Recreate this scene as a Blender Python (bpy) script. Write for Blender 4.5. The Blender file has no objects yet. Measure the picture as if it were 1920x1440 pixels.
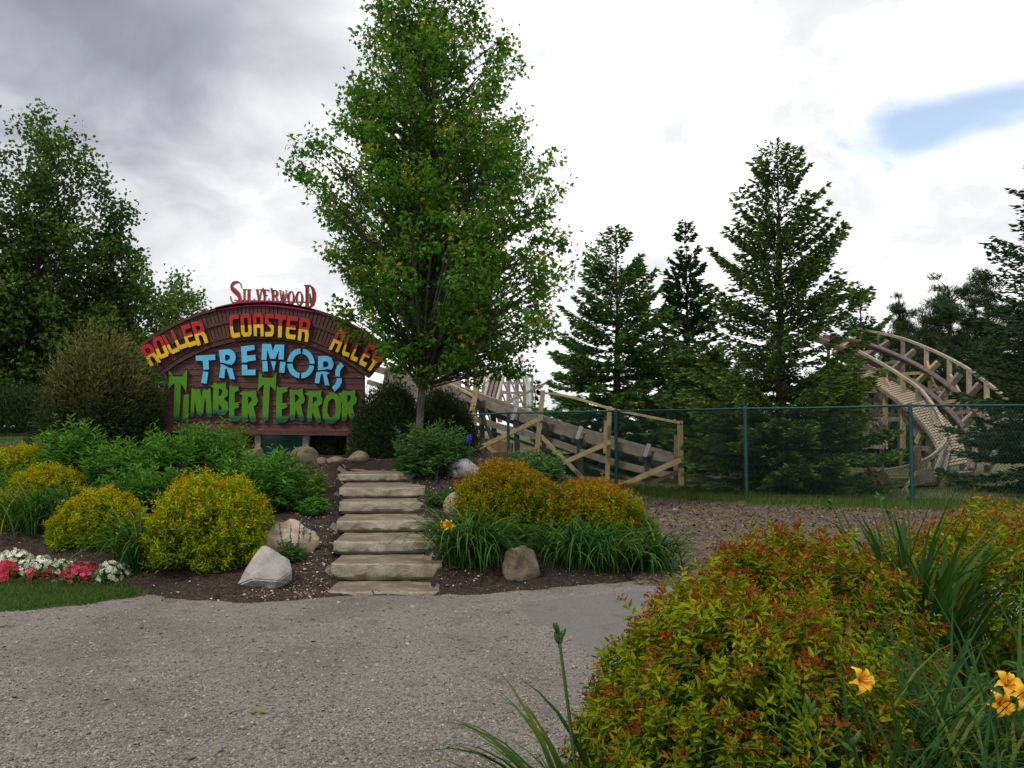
import bpy, bmesh, math, random
import numpy as np
from mathutils import Vector, Matrix, noise as mnoise
from mathutils.geometry import tessellate_polygon

# ------------------------------------------------------------------ camera, sky, sun, exposure
SC = bpy.context.scene
COL = SC.collection
F = 1478.0                       # focal length in photograph pixels (1920 wide)
PITCH = math.atan(80.0 / F)
CAM = np.array([0.0, 0.0, 1.62])
cam_d = bpy.data.cameras.new('camera')
cam_d.sensor_width = 36.0
cam_d.lens = 36.0 * F / 1920.0
cam_d.clip_start = 0.05
cam_d.clip_end = 3000
cam = bpy.data.objects.new('camera', cam_d)
COL.objects.link(cam)
cam.location = CAM
cam.rotation_euler = (math.pi / 2 + PITCH, 0, 0)
SC.camera = cam

SUN_EL, SUN_AZ = math.radians(50), math.radians(-128)      # azimuth clockwise from +Y (view direction)
sun_d = bpy.data.lights.new('sun', 'SUN')
sun_d.energy = 2.0
sun_d.angle = math.radians(10)
sun_d.color = (1.0, 0.95, 0.87)
sun = bpy.data.objects.new('sun', sun_d)
COL.objects.link(sun)
sdir = Vector((math.sin(SUN_AZ) * math.cos(SUN_EL), math.cos(SUN_AZ) * math.cos(SUN_EL), math.sin(SUN_EL)))
sun.rotation_euler = sdir.to_track_quat('Z', 'Y').to_euler()

SC.view_settings.view_transform = 'Standard'
SC.view_settings.look = 'None'
SC.view_settings.gamma = 1.0
SC.view_settings.use_curve_mapping = False
SC.view_settings.exposure = 0.38
try:
    SC.cycles.max_bounces = 6
    SC.cycles.diffuse_bounces = 3
    SC.cycles.glossy_bounces = 2
    SC.cycles.transmission_bounces = 4
    SC.cycles.transparent_max_bounces = 6
    SC.cycles.use_denoising = True
except Exception:
    pass

class NT:
    """small helper for node trees"""
    def __init__(s, tree):
        s.t = tree
    def n(s, typ, **kw):
        nd = s.t.nodes.new(typ)
        for k, v in kw.items():
            if k == 'inp':
                for a, b in v.items():
                    nd.inputs[a].default_value = b
            else:
                setattr(nd, k, v)
        return nd
    def l(s, a, b):
        s.t.links.new(a, b)
    def ramp(s, fac, stops, interp='LINEAR'):
        r = s.t.nodes.new('ShaderNodeValToRGB')
        r.color_ramp.interpolation = interp
        e = r.color_ramp.elements
        while len(e) > 1:
            e.remove(e[0])
        e[0].position = stops[0][0]
        e[0].color = tuple(stops[0][1]) + (1,)
        for p, c in stops[1:]:
            x = e.new(p)
            x.color = tuple(c) + (1,)
        if fac is not None:
            s.l(fac, r.inputs['Fac'])
        return r.outputs['Color']
    def noise(s, vec, scale, detail=4, rough=0.55, dist=0.0):
        nd = s.n('ShaderNodeTexNoise', inp={'Scale': scale, 'Detail': detail, 'Roughness': rough, 'Distortion': dist})
        if vec is not None:
            s.l(vec, nd.inputs['Vector'])
        return nd.outputs['Fac']
    def mix(s, fac, a, b, blend='MIX'):
        m = s.n('ShaderNodeMixRGB', blend_type=blend)
        for v, i in ((fac, 0), (a, 1), (b, 2)):
            if isinstance(v, (int, float)):
                m.inputs[i].default_value = v
            elif isinstance(v, tuple):
                m.inputs[i].default_value = tuple(v) + (1,) if len(v) == 3 else v
            else:
                s.l(v, m.inputs[i])
        return m.outputs[0]
    def math(s, op, a, b=0.0, clamp=False):
        m = s.n('ShaderNodeMath', operation=op, use_clamp=clamp)
        for v, i in ((a, 0), (b, 1)):
            if isinstance(v, (int, float)):
                m.inputs[i].default_value = v
            else:
                s.l(v, m.inputs[i])
        return m.outputs[0]
    def maprange(s, v, a, b, c=0.0, d=1.0, smooth=True):
        m = s.n('ShaderNodeMapRange', interpolation_type='SMOOTHSTEP' if smooth else 'LINEAR',
                inp={1: a, 2: b, 3: c, 4: d})
        s.l(v, m.inputs[0])
        return m.outputs[0]

def build_world():
    w = bpy.data.worlds.new('World')
    SC.world = w
    w.use_nodes = True
    w.node_tree.nodes.clear()
    N = NT(w.node_tree)
    out = N.n('ShaderNodeOutputWorld')
    sky = N.n('ShaderNodeTexSky', sky_type='NISHITA')
    sky.sun_disc = False
    sky.sun_elevation = SUN_EL
    sky.sun_rotation = SUN_AZ
    bg1 = N.n('ShaderNodeBackground', inp={'Strength': 0.15})
    N.l(sky.outputs[0], bg1.inputs[0])
    tc = N.n('ShaderNodeTexCoord')
    sep = N.n('ShaderNodeSeparateXYZ')
    N.l(tc.outputs['Generated'], sep.inputs[0])
    x, y, z = sep.outputs
    # project the direction on a cloud deck so that clouds flatten towards the horizon
    zz = N.math('ADD', N.math('MAXIMUM', z, 0.0), 0.42)
    px = N.math('DIVIDE', x, zz)
    py = N.math('DIVIDE', y, zz)
    cmb = N.n('ShaderNodeCombineXYZ')
    N.l(px, cmb.inputs[0]); N.l(py, cmb.inputs[1])
    deck = cmb.outputs[0]
    big = N.noise(deck, 1.6, 4, 0.5, 0.3)
    mid = N.noise(deck, 3.6, 7, 0.55, 0.3)
    # thick dark bank over the left (west) half of the sky, bright thin cloud to the right
    az = N.math('ADD', x, N.math('MULTIPLY', N.math('SUBTRACT', big, 0.5), 0.5))
    left = N.maprange(az, -0.04, -0.56)
    up = N.maprange(N.math('ADD', z, N.math('MULTIPLY', N.math('SUBTRACT', mid, 0.5), 0.45)), 0.10, 0.50)
    thick = N.math('MULTIPLY', left, N.math('ADD', N.math('MULTIPLY', up, 0.80), 0.16))
    thick = N.math('ADD', thick, N.math('MULTIPLY', N.math('SUBTRACT', big, 0.5), N.math('ADD', N.math('MULTIPLY', left, 0.7), 0.05)), True)
    thick = N.math('ADD', thick, N.math('MULTIPLY', N.math('SUBTRACT', mid, 0.505), N.math('ADD', N.math('MULTIPLY', left, -0.35), 1.15)), True)
    ccol = N.ramp(thick, [(0.0, (1.02, 1.02, 1.01)), (0.09, (0.72, 0.73, 0.74)), (0.30, (0.57, 0.58, 0.615)), (0.6, (0.365, 0.375, 0.43)), (0.85, (0.265, 0.272, 0.33)), (1.0, (0.23, 0.232, 0.275))])
    bg2 = N.n('ShaderNodeBackground', inp={'Strength': 1.0})
    N.l(ccol, bg2.inputs[0])
    # gaps of blue in the thin right-hand cloud: long breaks along the deck
    m = N.n('ShaderNodeMapping')
    m.inputs['Location'].default_value = (0.37, 0.05, 0.0)
    m.inputs['Rotation'].default_value = (0, 0, math.radians(20))
    m.inputs['Scale'].default_value = (0.42, 1.25, 1.0)
    N.l(deck, m.inputs[0])
    gap = N.noise(m.outputs[0], 1.2, 6, 0.5, 0.3)
    right = N.maprange(x, 0.30, 0.44)
    hi = N.maprange(N.math('ABSOLUTE', N.math('SUBTRACT', N.math("SUBTRACT", z, 0.331), N.math("MULTIPLY", N.math("SUBTRACT", x, 0.5), 0.10))), 0.075, 0.0)
    hi = N.math('MULTIPLY', hi, right)
    open_ = N.math('ADD', N.math('MULTIPLY', hi, 0.55), N.math('MULTIPLY', N.math('SUBTRACT', gap, 0.5), 1.1))
    open_ = N.math('ADD', open_, N.math('MULTIPLY', N.math('SUBTRACT', mid, 0.5), 0.85))
    blue = N.maprange(open_, 0.20, 0.50)
    mx = N.n('ShaderNodeMixShader')
    N.l(N.math('MULTIPLY', blue, 0.80), mx.inputs[0])
    N.l(bg2.outputs[0], mx.inputs[1])
    N.l(bg1.outputs[0], mx.inputs[2])
    N.l(mx.outputs[0], out.inputs[0])
build_world()

# ------------------------------------------------------------------ helpers
random.seed(7)
RNG = np.random.default_rng(11)
cp, sp_ = math.cos(PITCH), math.sin(PITCH)

def ray(px, py):
    a, b = (px - 960.0) / F, (720.0 - py) / F
    return np.array([a, cp - b * sp_, sp_ + b * cp])

def P(px, py, Y):
    """world point seen at a photograph pixel, at distance Y ahead"""
    d = ray(px, py)
    return CAM + d * (Y / d[1])

def PX(p):
    """photograph pixel of a world point"""
    v = np.asarray(p) - CAM
    dep = v[1] * cp + v[2] * sp_
    return 960 + F * v[0] / dep, 720 - F * (v[2] * cp - v[1] * sp_) / dep

def sstep(a, b, x):
    t = np.clip((np.asarray(x, float) - a) / (b - a), 0, 1)          # also falls when b < a
    return t * t * (3 - 2 * t)

def vnoise(x, y, s, seed=0.0):
    """cheap smooth 2-d noise for heights and borders, vectorised"""
    x = np.asarray(x, float) * s; y = np.asarray(y, float) * s
    return (np.sin(x * 1.31 + 1.7 + seed) * np.cos(y * 1.73 - 0.4 + seed * 1.3) + 0.6 * np.sin(x * 2.9 - y * 2.1 + 2.2 + seed)
            + 0.4 * np.sin(x * 5.3 + y * 4.7 + seed * 2.1) + 0.3 * np.cos(y * 8.1 - x * 6.2 + seed)) / 2.3

def H(X, Y):
    """ground height"""
    X = np.asarray(X, float); Y = np.asarray(Y, float)
    rise = 0.228 * np.clip(Y - 7.85, 0, 4.6)
    rise = rise * sstep(7.6, 8.6, Y) ** 0.25
    wr = 1 - sstep(-0.2, 1.8, X - 0.04 * (Y - 9))
    back = 1 - sstep(16.5, 20.0, Y) * sstep(-9.0, -6.0, X)
    m = rise * wr * back
    hill = 0.5 * sstep(11, 22, Y) * sstep(-4.5, -9, X)
    flat = 0.15 * sstep(8.5, 13.5, Y) * (1 - wr * back)
    fore = 0.13 * sstep(0.15, 0.55, X - 0.10 * (Y - 2)) * (1 - sstep(4.6, 5.6, Y))
    xs = -1.27 - 0.19 * (Y - 7.83)
    stair = sstep(0.56, 0.50, np.abs(X - xs)) * sstep(7.72, 7.9, Y) * sstep(12.9, 12.7, Y)
    m = m - 0.15 * stair
    return m + hill + flat + fore + 0.012 * vnoise(X, Y, 0.9) + 0.03 * vnoise(X, Y, 1.7, 3) * np.clip(m, 0, 0.6)

def G(px, py):
    """ground point seen at a pixel"""
    d = ray(px, py)
    t = 1.5
    while t < 200:
        p = CAM + d * t
        if p[2] < float(H(p[0], p[1])):
            break
        t += 0.03
    p = CAM + d * t
    return np.array([p[0], p[1], float(H(p[0], p[1]))])

def at(X, Y, dz=0.0):
    return np.array([X, Y, float(H(X, Y)) + dz])

def tag(o, label=None, cat=None, group=None, kind=None):
    if label: o['label'] = label
    if cat: o['category'] = cat
    if group: o['group'] = group
    if kind: o['kind'] = kind
    return o

def thing(name, label, cat, loc, group=None):
    o = bpy.data.objects.new(name, None)
    o.empty_display_size = 0.1
    COL.objects.link(o)
    o.location = tuple(float(c) for c in loc)
    return tag(o, label, cat, group)

def obj(name, me, mat=None, parent=None, world=True, kind=None):
    o = bpy.data.objects.new(name, me)
    COL.objects.link(o)
    if mat is not None and not me.materials:
        for m in (mat if isinstance(mat, (list, tuple)) else [mat]):
            me.materials.append(m)
    if parent is not None:
        o.parent = parent
        if world:
            off = Vector(parent.location)
            if parent.parent is not None:
                off = off + Vector(parent.parent.location)
            o.location = -off
    if kind: o['kind'] = kind
    return o

def mesh_np(name, V, polys, attrs=None, smooth=False, mati=None):
    """polys: (M,k) int array or list of them"""
    if not isinstance(polys, (list, tuple)):
        polys = [polys]
    polys = [np.asarray(p, dtype=np.int32) for p in polys if len(p)]
    V = np.asarray(V, dtype=np.float32)
    me = bpy.data.meshes.new(name)
    me.vertices.add(len(V))
    me.vertices.foreach_set('co', V.ravel())
    nl = sum(p.size for p in polys); npol = sum(len(p) for p in polys)
    me.loops.add(nl); me.polygons.add(npol)
    me.loops.foreach_set('vertex_index', np.concatenate([p.ravel() for p in polys]))
    st, o = [], 0
    for p in polys:
        st.append(np.arange(len(p), dtype=np.int32) * p.shape[1] + o)
        o += p.size
    me.polygons.foreach_set('loop_start', np.concatenate(st))
    me.polygons.foreach_set('use_smooth', np.full(npol, bool(smooth), dtype=bool))
    if mati is not None:
        me.polygons.foreach_set('material_index', np.asarray(mati, dtype=np.int32))
    for k, a in (attrs or {}).items():
        at_ = me.attributes.new(k, 'FLOAT', 'POINT')
        at_.data.foreach_set('value', np.asarray(a, dtype=np.float32))
    me.update(calc_edges=True)
    return me

def unit(v):
    v = np.asarray(v, float)
    return v / np.maximum(np.linalg.norm(v, axis=-1, keepdims=True), 1e-9)

def scatter(name, C, D, Nn, L, W, tv, tf, attrs=None):
    """one mesh of many small leaves: centre C, along D, normal about Nn, length L, width W, template tv/tf"""
    C = np.asarray(C, float); n = len(C)
    D = unit(D); S = unit(np.cross(D, Nn)); Nn = np.cross(S, D)
    L = np.broadcast_to(L, n)[:, None, None]; W = np.broadcast_to(W, n)[:, None, None]
    tv = np.asarray(tv, float)[None]
    V = C[:, None] + tv[..., 0:1] * L * D[:, None] + tv[..., 1:2] * W * S[:, None] + tv[..., 2:3] * L * Nn[:, None]
    k = tv.shape[1]
    T = (np.asarray(tf)[None] + (np.arange(n) * k)[:, None, None]).reshape(-1, np.asarray(tf).shape[1])
    at_ = {a: np.repeat(np.broadcast_to(v, n), k) for a, v in (attrs or {}).items()}
    return mesh_np(name, V.reshape(-1, 3), T, at_)

LEAF2 = ([(0, 0, 0), (.42, .5, .09), (1, 0, -.08), (.42, -.5, .09)], [(0, 2, 1), (0, 3, 2)])
LEAF4 = ([(0, 0, 0), (.3, .42, .08), (.68, .34, .05), (1, 0, -.10), (.68, -.34, .05), (.3, -.42, .08), (.5, 0, -.03)],
         [(0, 6, 1), (1, 6, 2), (2, 6, 3), (3, 6, 4), (4, 6, 5), (5, 6, 0)])
MAPLE = ([(0, 0, 0), (.12, .38, .02), (.42, .5, -.04), (.45, .2, .03), (1, 0, -.12), (.45, -.2, .03), (.42, -.5, -.04), (.12, -.38, .02)],
         [(0, 3, 1), (1, 3, 2), (0, 4, 3), (0, 5, 4), (0, 7, 5), (7, 6, 5)])
SPRAY = ([(0, 0, 0), (.38, .5, .03), (1, 0, 0), (.52, -.5, -.03), (.45, .05, .17), (.6, -.05, -.13)], [(0, 2, 1), (0, 3, 2), (0, 2, 4), (0, 5, 2)])
NEEDLE3 = ([(0, .10, 0), (1, 0, .0), (0, -.10, 0), (0, .05, .09), (.9, .5, .3), (0, -.05, .09), (0, .05, -.09), (.9, -.5, .1), (0, -.05, -.05)],
           [(0, 2, 1), (3, 5, 4), (6, 8, 7)])
PEB = ([(1, 0, 0), (0, 1, 0), (-1, 0, 0), (0, -1, 0), (.2, .1, .55), (-.15, -.2, .5)],
       [(0, 1, 4), (1, 2, 4), (2, 5, 4), (2, 3, 5), (3, 0, 5), (0, 4, 5)])

def rnd_dir(n, up=0.0):
    v = RNG.normal(size=(n, 3))
    v[:, 2] += up
    return unit(v)

def tube(V, Q, pts, rad, sides=6, attr=None):
    """append a tapered tube along pts to lists V, Q (quads)"""
    pts = np.asarray(pts, float)
    base = sum(len(v) for v in V)
    t = np.gradient(pts, axis=0)
    t = unit(t)
    ref = np.array([0.0, 0.0, 1.0]) if abs(t[:, 2]).mean() < 0.8 else np.array([0.0, 1.0, 0.0])
    a = unit(np.cross(t, ref)); b = np.cross(t, a)
    ang = np.arange(sides) / sides * 2 * math.pi
    rad = np.broadcast_to(rad, len(pts))
    ring = pts[:, None] + rad[:, None, None] * (np.cos(ang)[None, :, None] * a[:, None] + np.sin(ang)[None, :, None] * b[:, None])
    V.append(ring.reshape(-1, 3))
    m = len(pts)
    i = np.arange(m - 1)[:, None] * sides; j = np.arange(sides)[None]
    q = np.stack([i + j, i + (j + 1) % sides, i + sides + (j + 1) % sides, i + sides + j], -1).reshape(-1, 4) + base
    Q.append(q)

def tubes_mesh(name, V, Q):
    return mesh_np(name, np.concatenate(V), np.concatenate(Q), smooth=True)

def smooth_path(pts, n=8):
    """Catmull-Rom through points"""
    p = np.asarray(pts, float)
    p = np.vstack([2 * p[0] - p[1], p, 2 * p[-1] - p[-2]])
    out = []
    for i in range(1, len(p) - 2):
        for k in range(n):
            t = k / n
            out.append(0.5 * ((2 * p[i]) + (-p[i - 1] + p[i + 1]) * t + (2 * p[i - 1] - 5 * p[i] + 4 * p[i + 1] - p[i + 2]) * t * t
                              + (-p[i - 1] + 3 * p[i] - 3 * p[i + 1] + p[i + 2]) * t ** 3))
    out.append(p[-2])
    return np.array(out)

def beam_path(name, pts, w, h, up=(0, 0, 1)):
    """rectangular beam swept along a path (w across, h in the up direction)"""
    pts = np.asarray(pts, float)
    t = unit(np.gradient(pts, axis=0))
    up = np.broadcast_to(np.asarray(up, float), pts.shape)
    s = unit(np.cross(t, up)); u = np.cross(s, t)
    ring = np.stack([pts + s * w / 2 + u * h / 2, pts - s * w / 2 + u * h / 2, pts - s * w / 2 - u * h / 2, pts + s * w / 2 - u * h / 2], 1)
    m = len(pts)
    i = np.arange(m - 1)[:, None] * 4; j = np.arange(4)[None]
    q = np.stack([i + j, i + (j + 1) % 4, i + 4 + (j + 1) % 4, i + 4 + j], -1).reshape(-1, 4)
    caps = np.array([[3, 2, 1, 0], [4 * m - 4, 4 * m - 3, 4 * m - 2, 4 * m - 1]])
    return mesh_np(name, ring.reshape(-1, 3), np.vstack([q, caps]))

def board(name, a, b, w, h, mat, parent, up=(0, 0, 1)):
    """straight timber between two points"""
    a = np.asarray(a, float); b = np.asarray(b, float)
    d = unit(b - a)
    if abs(np.dot(d, unit(np.asarray(up, float)))) > 0.95:
        up = (0, 1, 0)
    return obj(name, beam_path(name, np.array([a, a * .5 + b * .5, b]), w, h, up), mat, parent)

def bm_mesh(name, bm, smooth=False):
    me = bpy.data.meshes.new(name)
    if smooth:
        for f in bm.faces: f.smooth = True
    bm.to_mesh(me); bm.free()
    return me

# ------------------------------------------------------------------ materials
MATS = {}
def new_mat(name):
    m = bpy.data.materials.new(name)
    m.use_nodes = True
    m.node_tree.nodes.clear()
    N = NT(m.node_tree)
    out = N.n('ShaderNodeOutputMaterial')
    MATS[name] = m
    return m, N, out

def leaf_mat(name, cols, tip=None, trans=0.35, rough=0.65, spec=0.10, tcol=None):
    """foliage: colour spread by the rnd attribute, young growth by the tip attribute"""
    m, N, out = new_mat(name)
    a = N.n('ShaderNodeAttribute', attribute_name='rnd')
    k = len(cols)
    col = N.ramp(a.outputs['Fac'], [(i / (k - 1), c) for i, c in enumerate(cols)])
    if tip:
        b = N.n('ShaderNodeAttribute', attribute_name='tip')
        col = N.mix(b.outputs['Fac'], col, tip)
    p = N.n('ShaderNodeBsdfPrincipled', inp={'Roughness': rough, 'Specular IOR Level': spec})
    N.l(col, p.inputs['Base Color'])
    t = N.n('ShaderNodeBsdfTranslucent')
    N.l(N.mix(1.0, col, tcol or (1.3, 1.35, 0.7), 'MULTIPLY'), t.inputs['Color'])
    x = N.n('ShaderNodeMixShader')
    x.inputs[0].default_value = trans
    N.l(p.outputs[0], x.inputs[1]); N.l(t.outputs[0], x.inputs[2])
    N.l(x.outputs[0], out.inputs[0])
    return m

def solid_mat(name, stops, scale=6.0, rough=0.8, bump=0.3, bscale=30.0, stretch=(1, 1, 1), detail=6, spec=0.3, metallic=0.0, extra=None, bdist=0.02):
    """noise-coloured solid material in object space"""
    m, N, out = new_mat(name)
    tc = N.n('ShaderNodeTexCoord')
    mp = N.n('ShaderNodeMapping')
    mp.inputs['Scale'].default_value = stretch
    N.l(tc.outputs['Object'], mp.inputs[0])
    v = mp.outputs[0]
    f = N.noise(v, scale, detail, 0.6, 0.2)
    col = N.ramp(f, stops)
    if extra:
        col = extra(N, v, col)
    p = N.n('ShaderNodeBsdfPrincipled', inp={'Roughness': rough, 'Specular IOR Level': spec, 'Metallic': metallic})
    N.l(col, p.inputs['Base Color'])
    if bump:
        bf = N.noise(v, bscale, 5, 0.6)
        b = N.n('ShaderNodeBump', inp={'Strength': bump, 'Distance': bdist})
        N.l(bf, b.inputs['Height'])
        N.l(b.outputs[0], p.inputs['Normal'])
    N.l(p.outputs[0], out.inputs[0])
    return m

def ground_mat(name, cols, cell=60.0, patch=None, bump=0.7, bdist=0.012, rough=0.9, patch_scale=0.55, fine=None):
    """granular ground: Voronoi grains, coloured one by one, with large worn patches"""
    m, N, out = new_mat(name)
    tc = N.n('ShaderNodeTexCoord')
    v = tc.outputs['Object']
    vor = N.n('ShaderNodeTexVoronoi', inp={'Scale': cell, 'Randomness': 1.0})
    N.l(v, vor.inputs['Vector'])
    sep = N.n('ShaderNodeSeparateColor')
    N.l(vor.outputs['Color'], sep.inputs[0])
    k = len(cols)
    col = N.ramp(sep.outputs[0], [(i / (k - 1), c) for i, c in enumerate(cols)])
    v2 = N.n('ShaderNodeTexVoronoi', inp={'Scale': cell * 2.6, 'Randomness': 1.0})
    N.l(v, v2.inputs['Vector'])
    sep2 = N.n('ShaderNodeSeparateColor')
    N.l(v2.outputs['Color'], sep2.inputs[0])
    col2 = N.ramp(sep2.outputs[1], [(i / (k - 1), c) for i, c in enumerate(cols)])
    col = N.mix(0.45, col, col2)
    if patch:
        pf = N.noise(v, patch_scale, 7, 0.65, 0.6)
        col = N.mix(N.maprange(pf, 0.46, 0.66, 0.0, 0.6), col, patch)
        pf2 = N.noise(v, patch_scale * 5.5, 5, 0.6, 0.3)
        col = N.mix(N.maprange(pf2, 0.54, 0.70, 0.0, 0.55), col, tuple(c * 0.72 for c in patch))
    fn = N.noise(v, cell * 0.35, 4, 0.7)
    col = N.mix(1.0, col, N.ramp(fn, [(0.2, (.72, .72, .72)), (0.8, (1.2, 1.2, 1.2))]), 'MULTIPLY')
    p = N.n('ShaderNodeBsdfPrincipled', inp={'Roughness': rough, 'Specular IOR Level': 0.2})
    N.l(col, p.inputs['Base Color'])
    hgt = N.math('ADD', N.math('MULTIPLY', vor.outputs['Distance'], -1.0), N.math('MULTIPLY', fn, 0.8))
    b = N.n('ShaderNodeBump', inp={'Strength': bump, 'Distance': bdist})
    N.l(hgt, b.inputs['Height'])
    N.l(b.outputs[0], p.inputs['Normal'])
    N.l(p.outputs[0], out.inputs[0])
    return m

# ------------------------------------------------------------------ ground
M_GRAVEL = ground_mat('gravel', [(.085, .078, .071), (.148, .134, .118), (.188, .172, .152), (.22, .20, .176), (.29, .27, .24)], 85, patch=(.125, .104, .082), bump=.7)
M_SOIL = ground_mat('soil', [(.008, .006, .005), (.018, .013, .010), (.03, .021, .016), (.048, .033, .024), (.11, .078, .052)], 48, patch=(.018, .013, .010), bdist=0.02)
M_MULCH = ground_mat('mulch', [(.034, .022, .015), (.068, .046, .032), (.105, .075, .053), (.145, .108, .08), (.20, .16, .12)], 34, patch=(.11, .10, .04), bdist=0.03, patch_scale=0.7)
M_LAWN_SOIL = ground_mat('turf', [(.018, .04, .009), (.03, .06, .013), (.042, .078, .017), (.055, .09, .022)], 70, patch=(.05, .06, .02))
M_FIELD = ground_mat('field', [(.03, .05, .014), (.06, .085, .022), (.10, .11, .035), (.12, .10, .05)], 20, patch=(.13, .10, .06), patch_scale=0.3)
M_ASPHALT = ground_mat('asphalt', [(.105, .096, .09), (.135, .124, .116), (.15, .139, .13), (.175, .163, .152)], 120, patch=(.115, .10, .088), bump=0.35, bdist=0.005)

def poly_sd(poly, X, Y):
    """signed distance to a polygon, positive inside"""
    poly = np.asarray(poly, float)
    d = np.full(X.shape, 1e9); ins = np.zeros(X.shape, bool)
    for i in range(len(poly)):
        a, b = poly[i], poly[(i + 1) % len(poly)]
        e = b - a
        wx, wy = X - a[0], Y - a[1]
        t = np.clip((wx * e[0] + wy * e[1]) / (e @ e), 0, 1)
        d = np.minimum(d, np.hypot(wx - e[0] * t, wy - e[1] * t))
        c = ((a[1] > Y) != (b[1] > Y))
        with np.errstate(divide='ignore', invalid='ignore'):
            xi = (b[0] - a[0]) * (Y - a[1]) / (b[1] - a[1] + 1e-12) + a[0]
        ins ^= c & (X < xi)
    return np.where(ins, d, -d)

def border_sd(poly, X, Y, wob=0.07):
    return poly_sd(poly, X, Y) + wob * vnoise(X, Y, 2.3, 1.0) + wob * 0.5 * vnoise(X, Y, 7.1, 4.0)

def sheet(name, mat, poly, step, top, slope=0.35, wob=0.07, low=-0.06, rough=0.0):
    poly = np.asarray(poly, float)
    x0, y0 = poly.min(0) - 0.3; x1, y1 = poly.max(0) + 0.3
    xs = np.arange(x0, x1 + step, step); ys = np.arange(y0, y1 + step, step)
    X, Y = np.meshgrid(xs, ys)
    sd = border_sd(poly, X, Y, wob)
    Z = H(X, Y) + np.clip(sd * slope, low, top)
    if rough:
        Z = Z + rough * (vnoise(X, Y, 6.3, 2) + 0.6 * vnoise(X, Y, 17, 5)) * np.clip(sd * 4, 0, 1)
    ny, nx = X.shape
    idx = np.arange(nx * ny).reshape(ny, nx)
    q = np.stack([idx[:-1, :-1], idx[:-1, 1:], idx[1:, 1:], idx[1:, :-1]], -1).reshape(-1, 4)
    keep = (sd.ravel()[q] > -0.3).any(1)
    q = q[keep]
    used = np.unique(q)
    re = np.full(nx * ny, -1); re[used] = np.arange(len(used))
    V = np.stack([X.ravel(), Y.ravel(), Z.ravel()], -1)[used]
    o = obj(name, mesh_np(name, V, re[q], smooth=True), mat)
    o['kind'] = 'structure'
    return o

def axis(core0, core1, step, far0, far1):
    a = [core0]
    s = step
    while a[-1] > far0:
        s *= 1.35; a.append(a[-1] - s)
    b = [core1]; s = step
    while b[-1] < far1:
        s *= 1.35; b.append(b[-1] + s)
    return np.concatenate([np.array(a[1:][::-1]), np.arange(core0, core1, step), np.array(b)])

def base_ground():
    xs = axis(-13, 11, 0.12, -900, 900); ys = axis(-1.0, 24, 0.12, -900, 1500)
    X, Y = np.meshgrid(xs, ys)
    Z = H(X, Y)
    ny, nx = X.shape
    idx = np.arange(nx * ny).reshape(ny, nx)
    q = np.stack([idx[:-1, :-1], idx[:-1, 1:], idx[1:, 1:], idx[1:, :-1]], -1).reshape(-1, 4)
    o = obj('gravel_ground', mesh_np('gravel_ground', np.stack([X.ravel(), Y.ravel(), Z.ravel()], -1), q, smooth=True), M_GRAVEL)
    tag(o, 'grey crushed gravel ground in front of the stone steps', kind='structure')
base_ground()

BED_L = [(-14, 7.9), (-10.5, 7.8), (-6.2, 8.05), (-4.2, 7.95), (-3.2, 7.55), (-2.4, 7.35), (-1.75, 7.55), (-1.5, 7.7), (-0.85, 7.75), (-.3, 7.75),
         (.35, 7.9), (1.2, 8.25), (1.75, 8.8), (2.0, 9.8), (2.0, 11.5), (1.8, 14.5), (.6, 17.0), (-4, 18.5), (-6, 17), (-7.2, 13), (-9.6, 11.6), (-14, 11.2)]
LAWN_F = [(-14, 6.2), (-9, 6.55), (-4.45, 6.95), (-3.9, 7.25), (-3.4, 7.75), (-3.9, 7.95), (-5, 8.05), (-9, 8.0), (-14, 7.9)]
LAWN_B = [(-30, 11.0), (-14, 11.0), (-9.6, 11.4), (-7.4, 12.6), (-6.2, 15.5), (-6, 18), (-5.5, 26), (-6, 40), (-40, 40), (-40, 11)]
BED_F = [(.05, 1.2), (.10, 2.2), (.22, 2.7), (.35, 3.4), (.62, 4.2), (1.0, 4.9), (1.9, 5.35), (3.4, 5.7), (5.5, 5.9), (5.5, 1.2)]
PATH = [(0, 7.3), (.2, 6.7), (.42, 6.14), (.57, 5.57), (.75, 4.6), (2, 4.6), (7, 5.4), (7, 7.9), (3, 8.0), (1.2, 7.88)]
MULCH = [(1.2, 8.1), (3.2, 8.15), (7, 8.3), (11, 9), (14, 11), (11, 13.2), (7.2, 13.7), (4.5, 14.7), (2.3, 16.9), (.9, 17.6), (1.2, 13), (1.6, 10)]
FENCE = [(-5.0, 25.6), (-2.5, 23.0), (-.1, 20.6), (2.37, 18.0), (4.6, 15.55), (7.32, 14.5), (10.1, 13.6), (13.0, 12.8)]
FIELD = [(-60, 19.2), (-6, 19.5), (-.5, 18.8), (.9, 17.3), (2.2, 16.8), (4.4, 14.6), (7.2, 13.6), (10, 12.9), (16, 11.2), (40, 11.2), (90, 60), (60, 130), (-60, 130), (-80, 60)]

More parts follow.
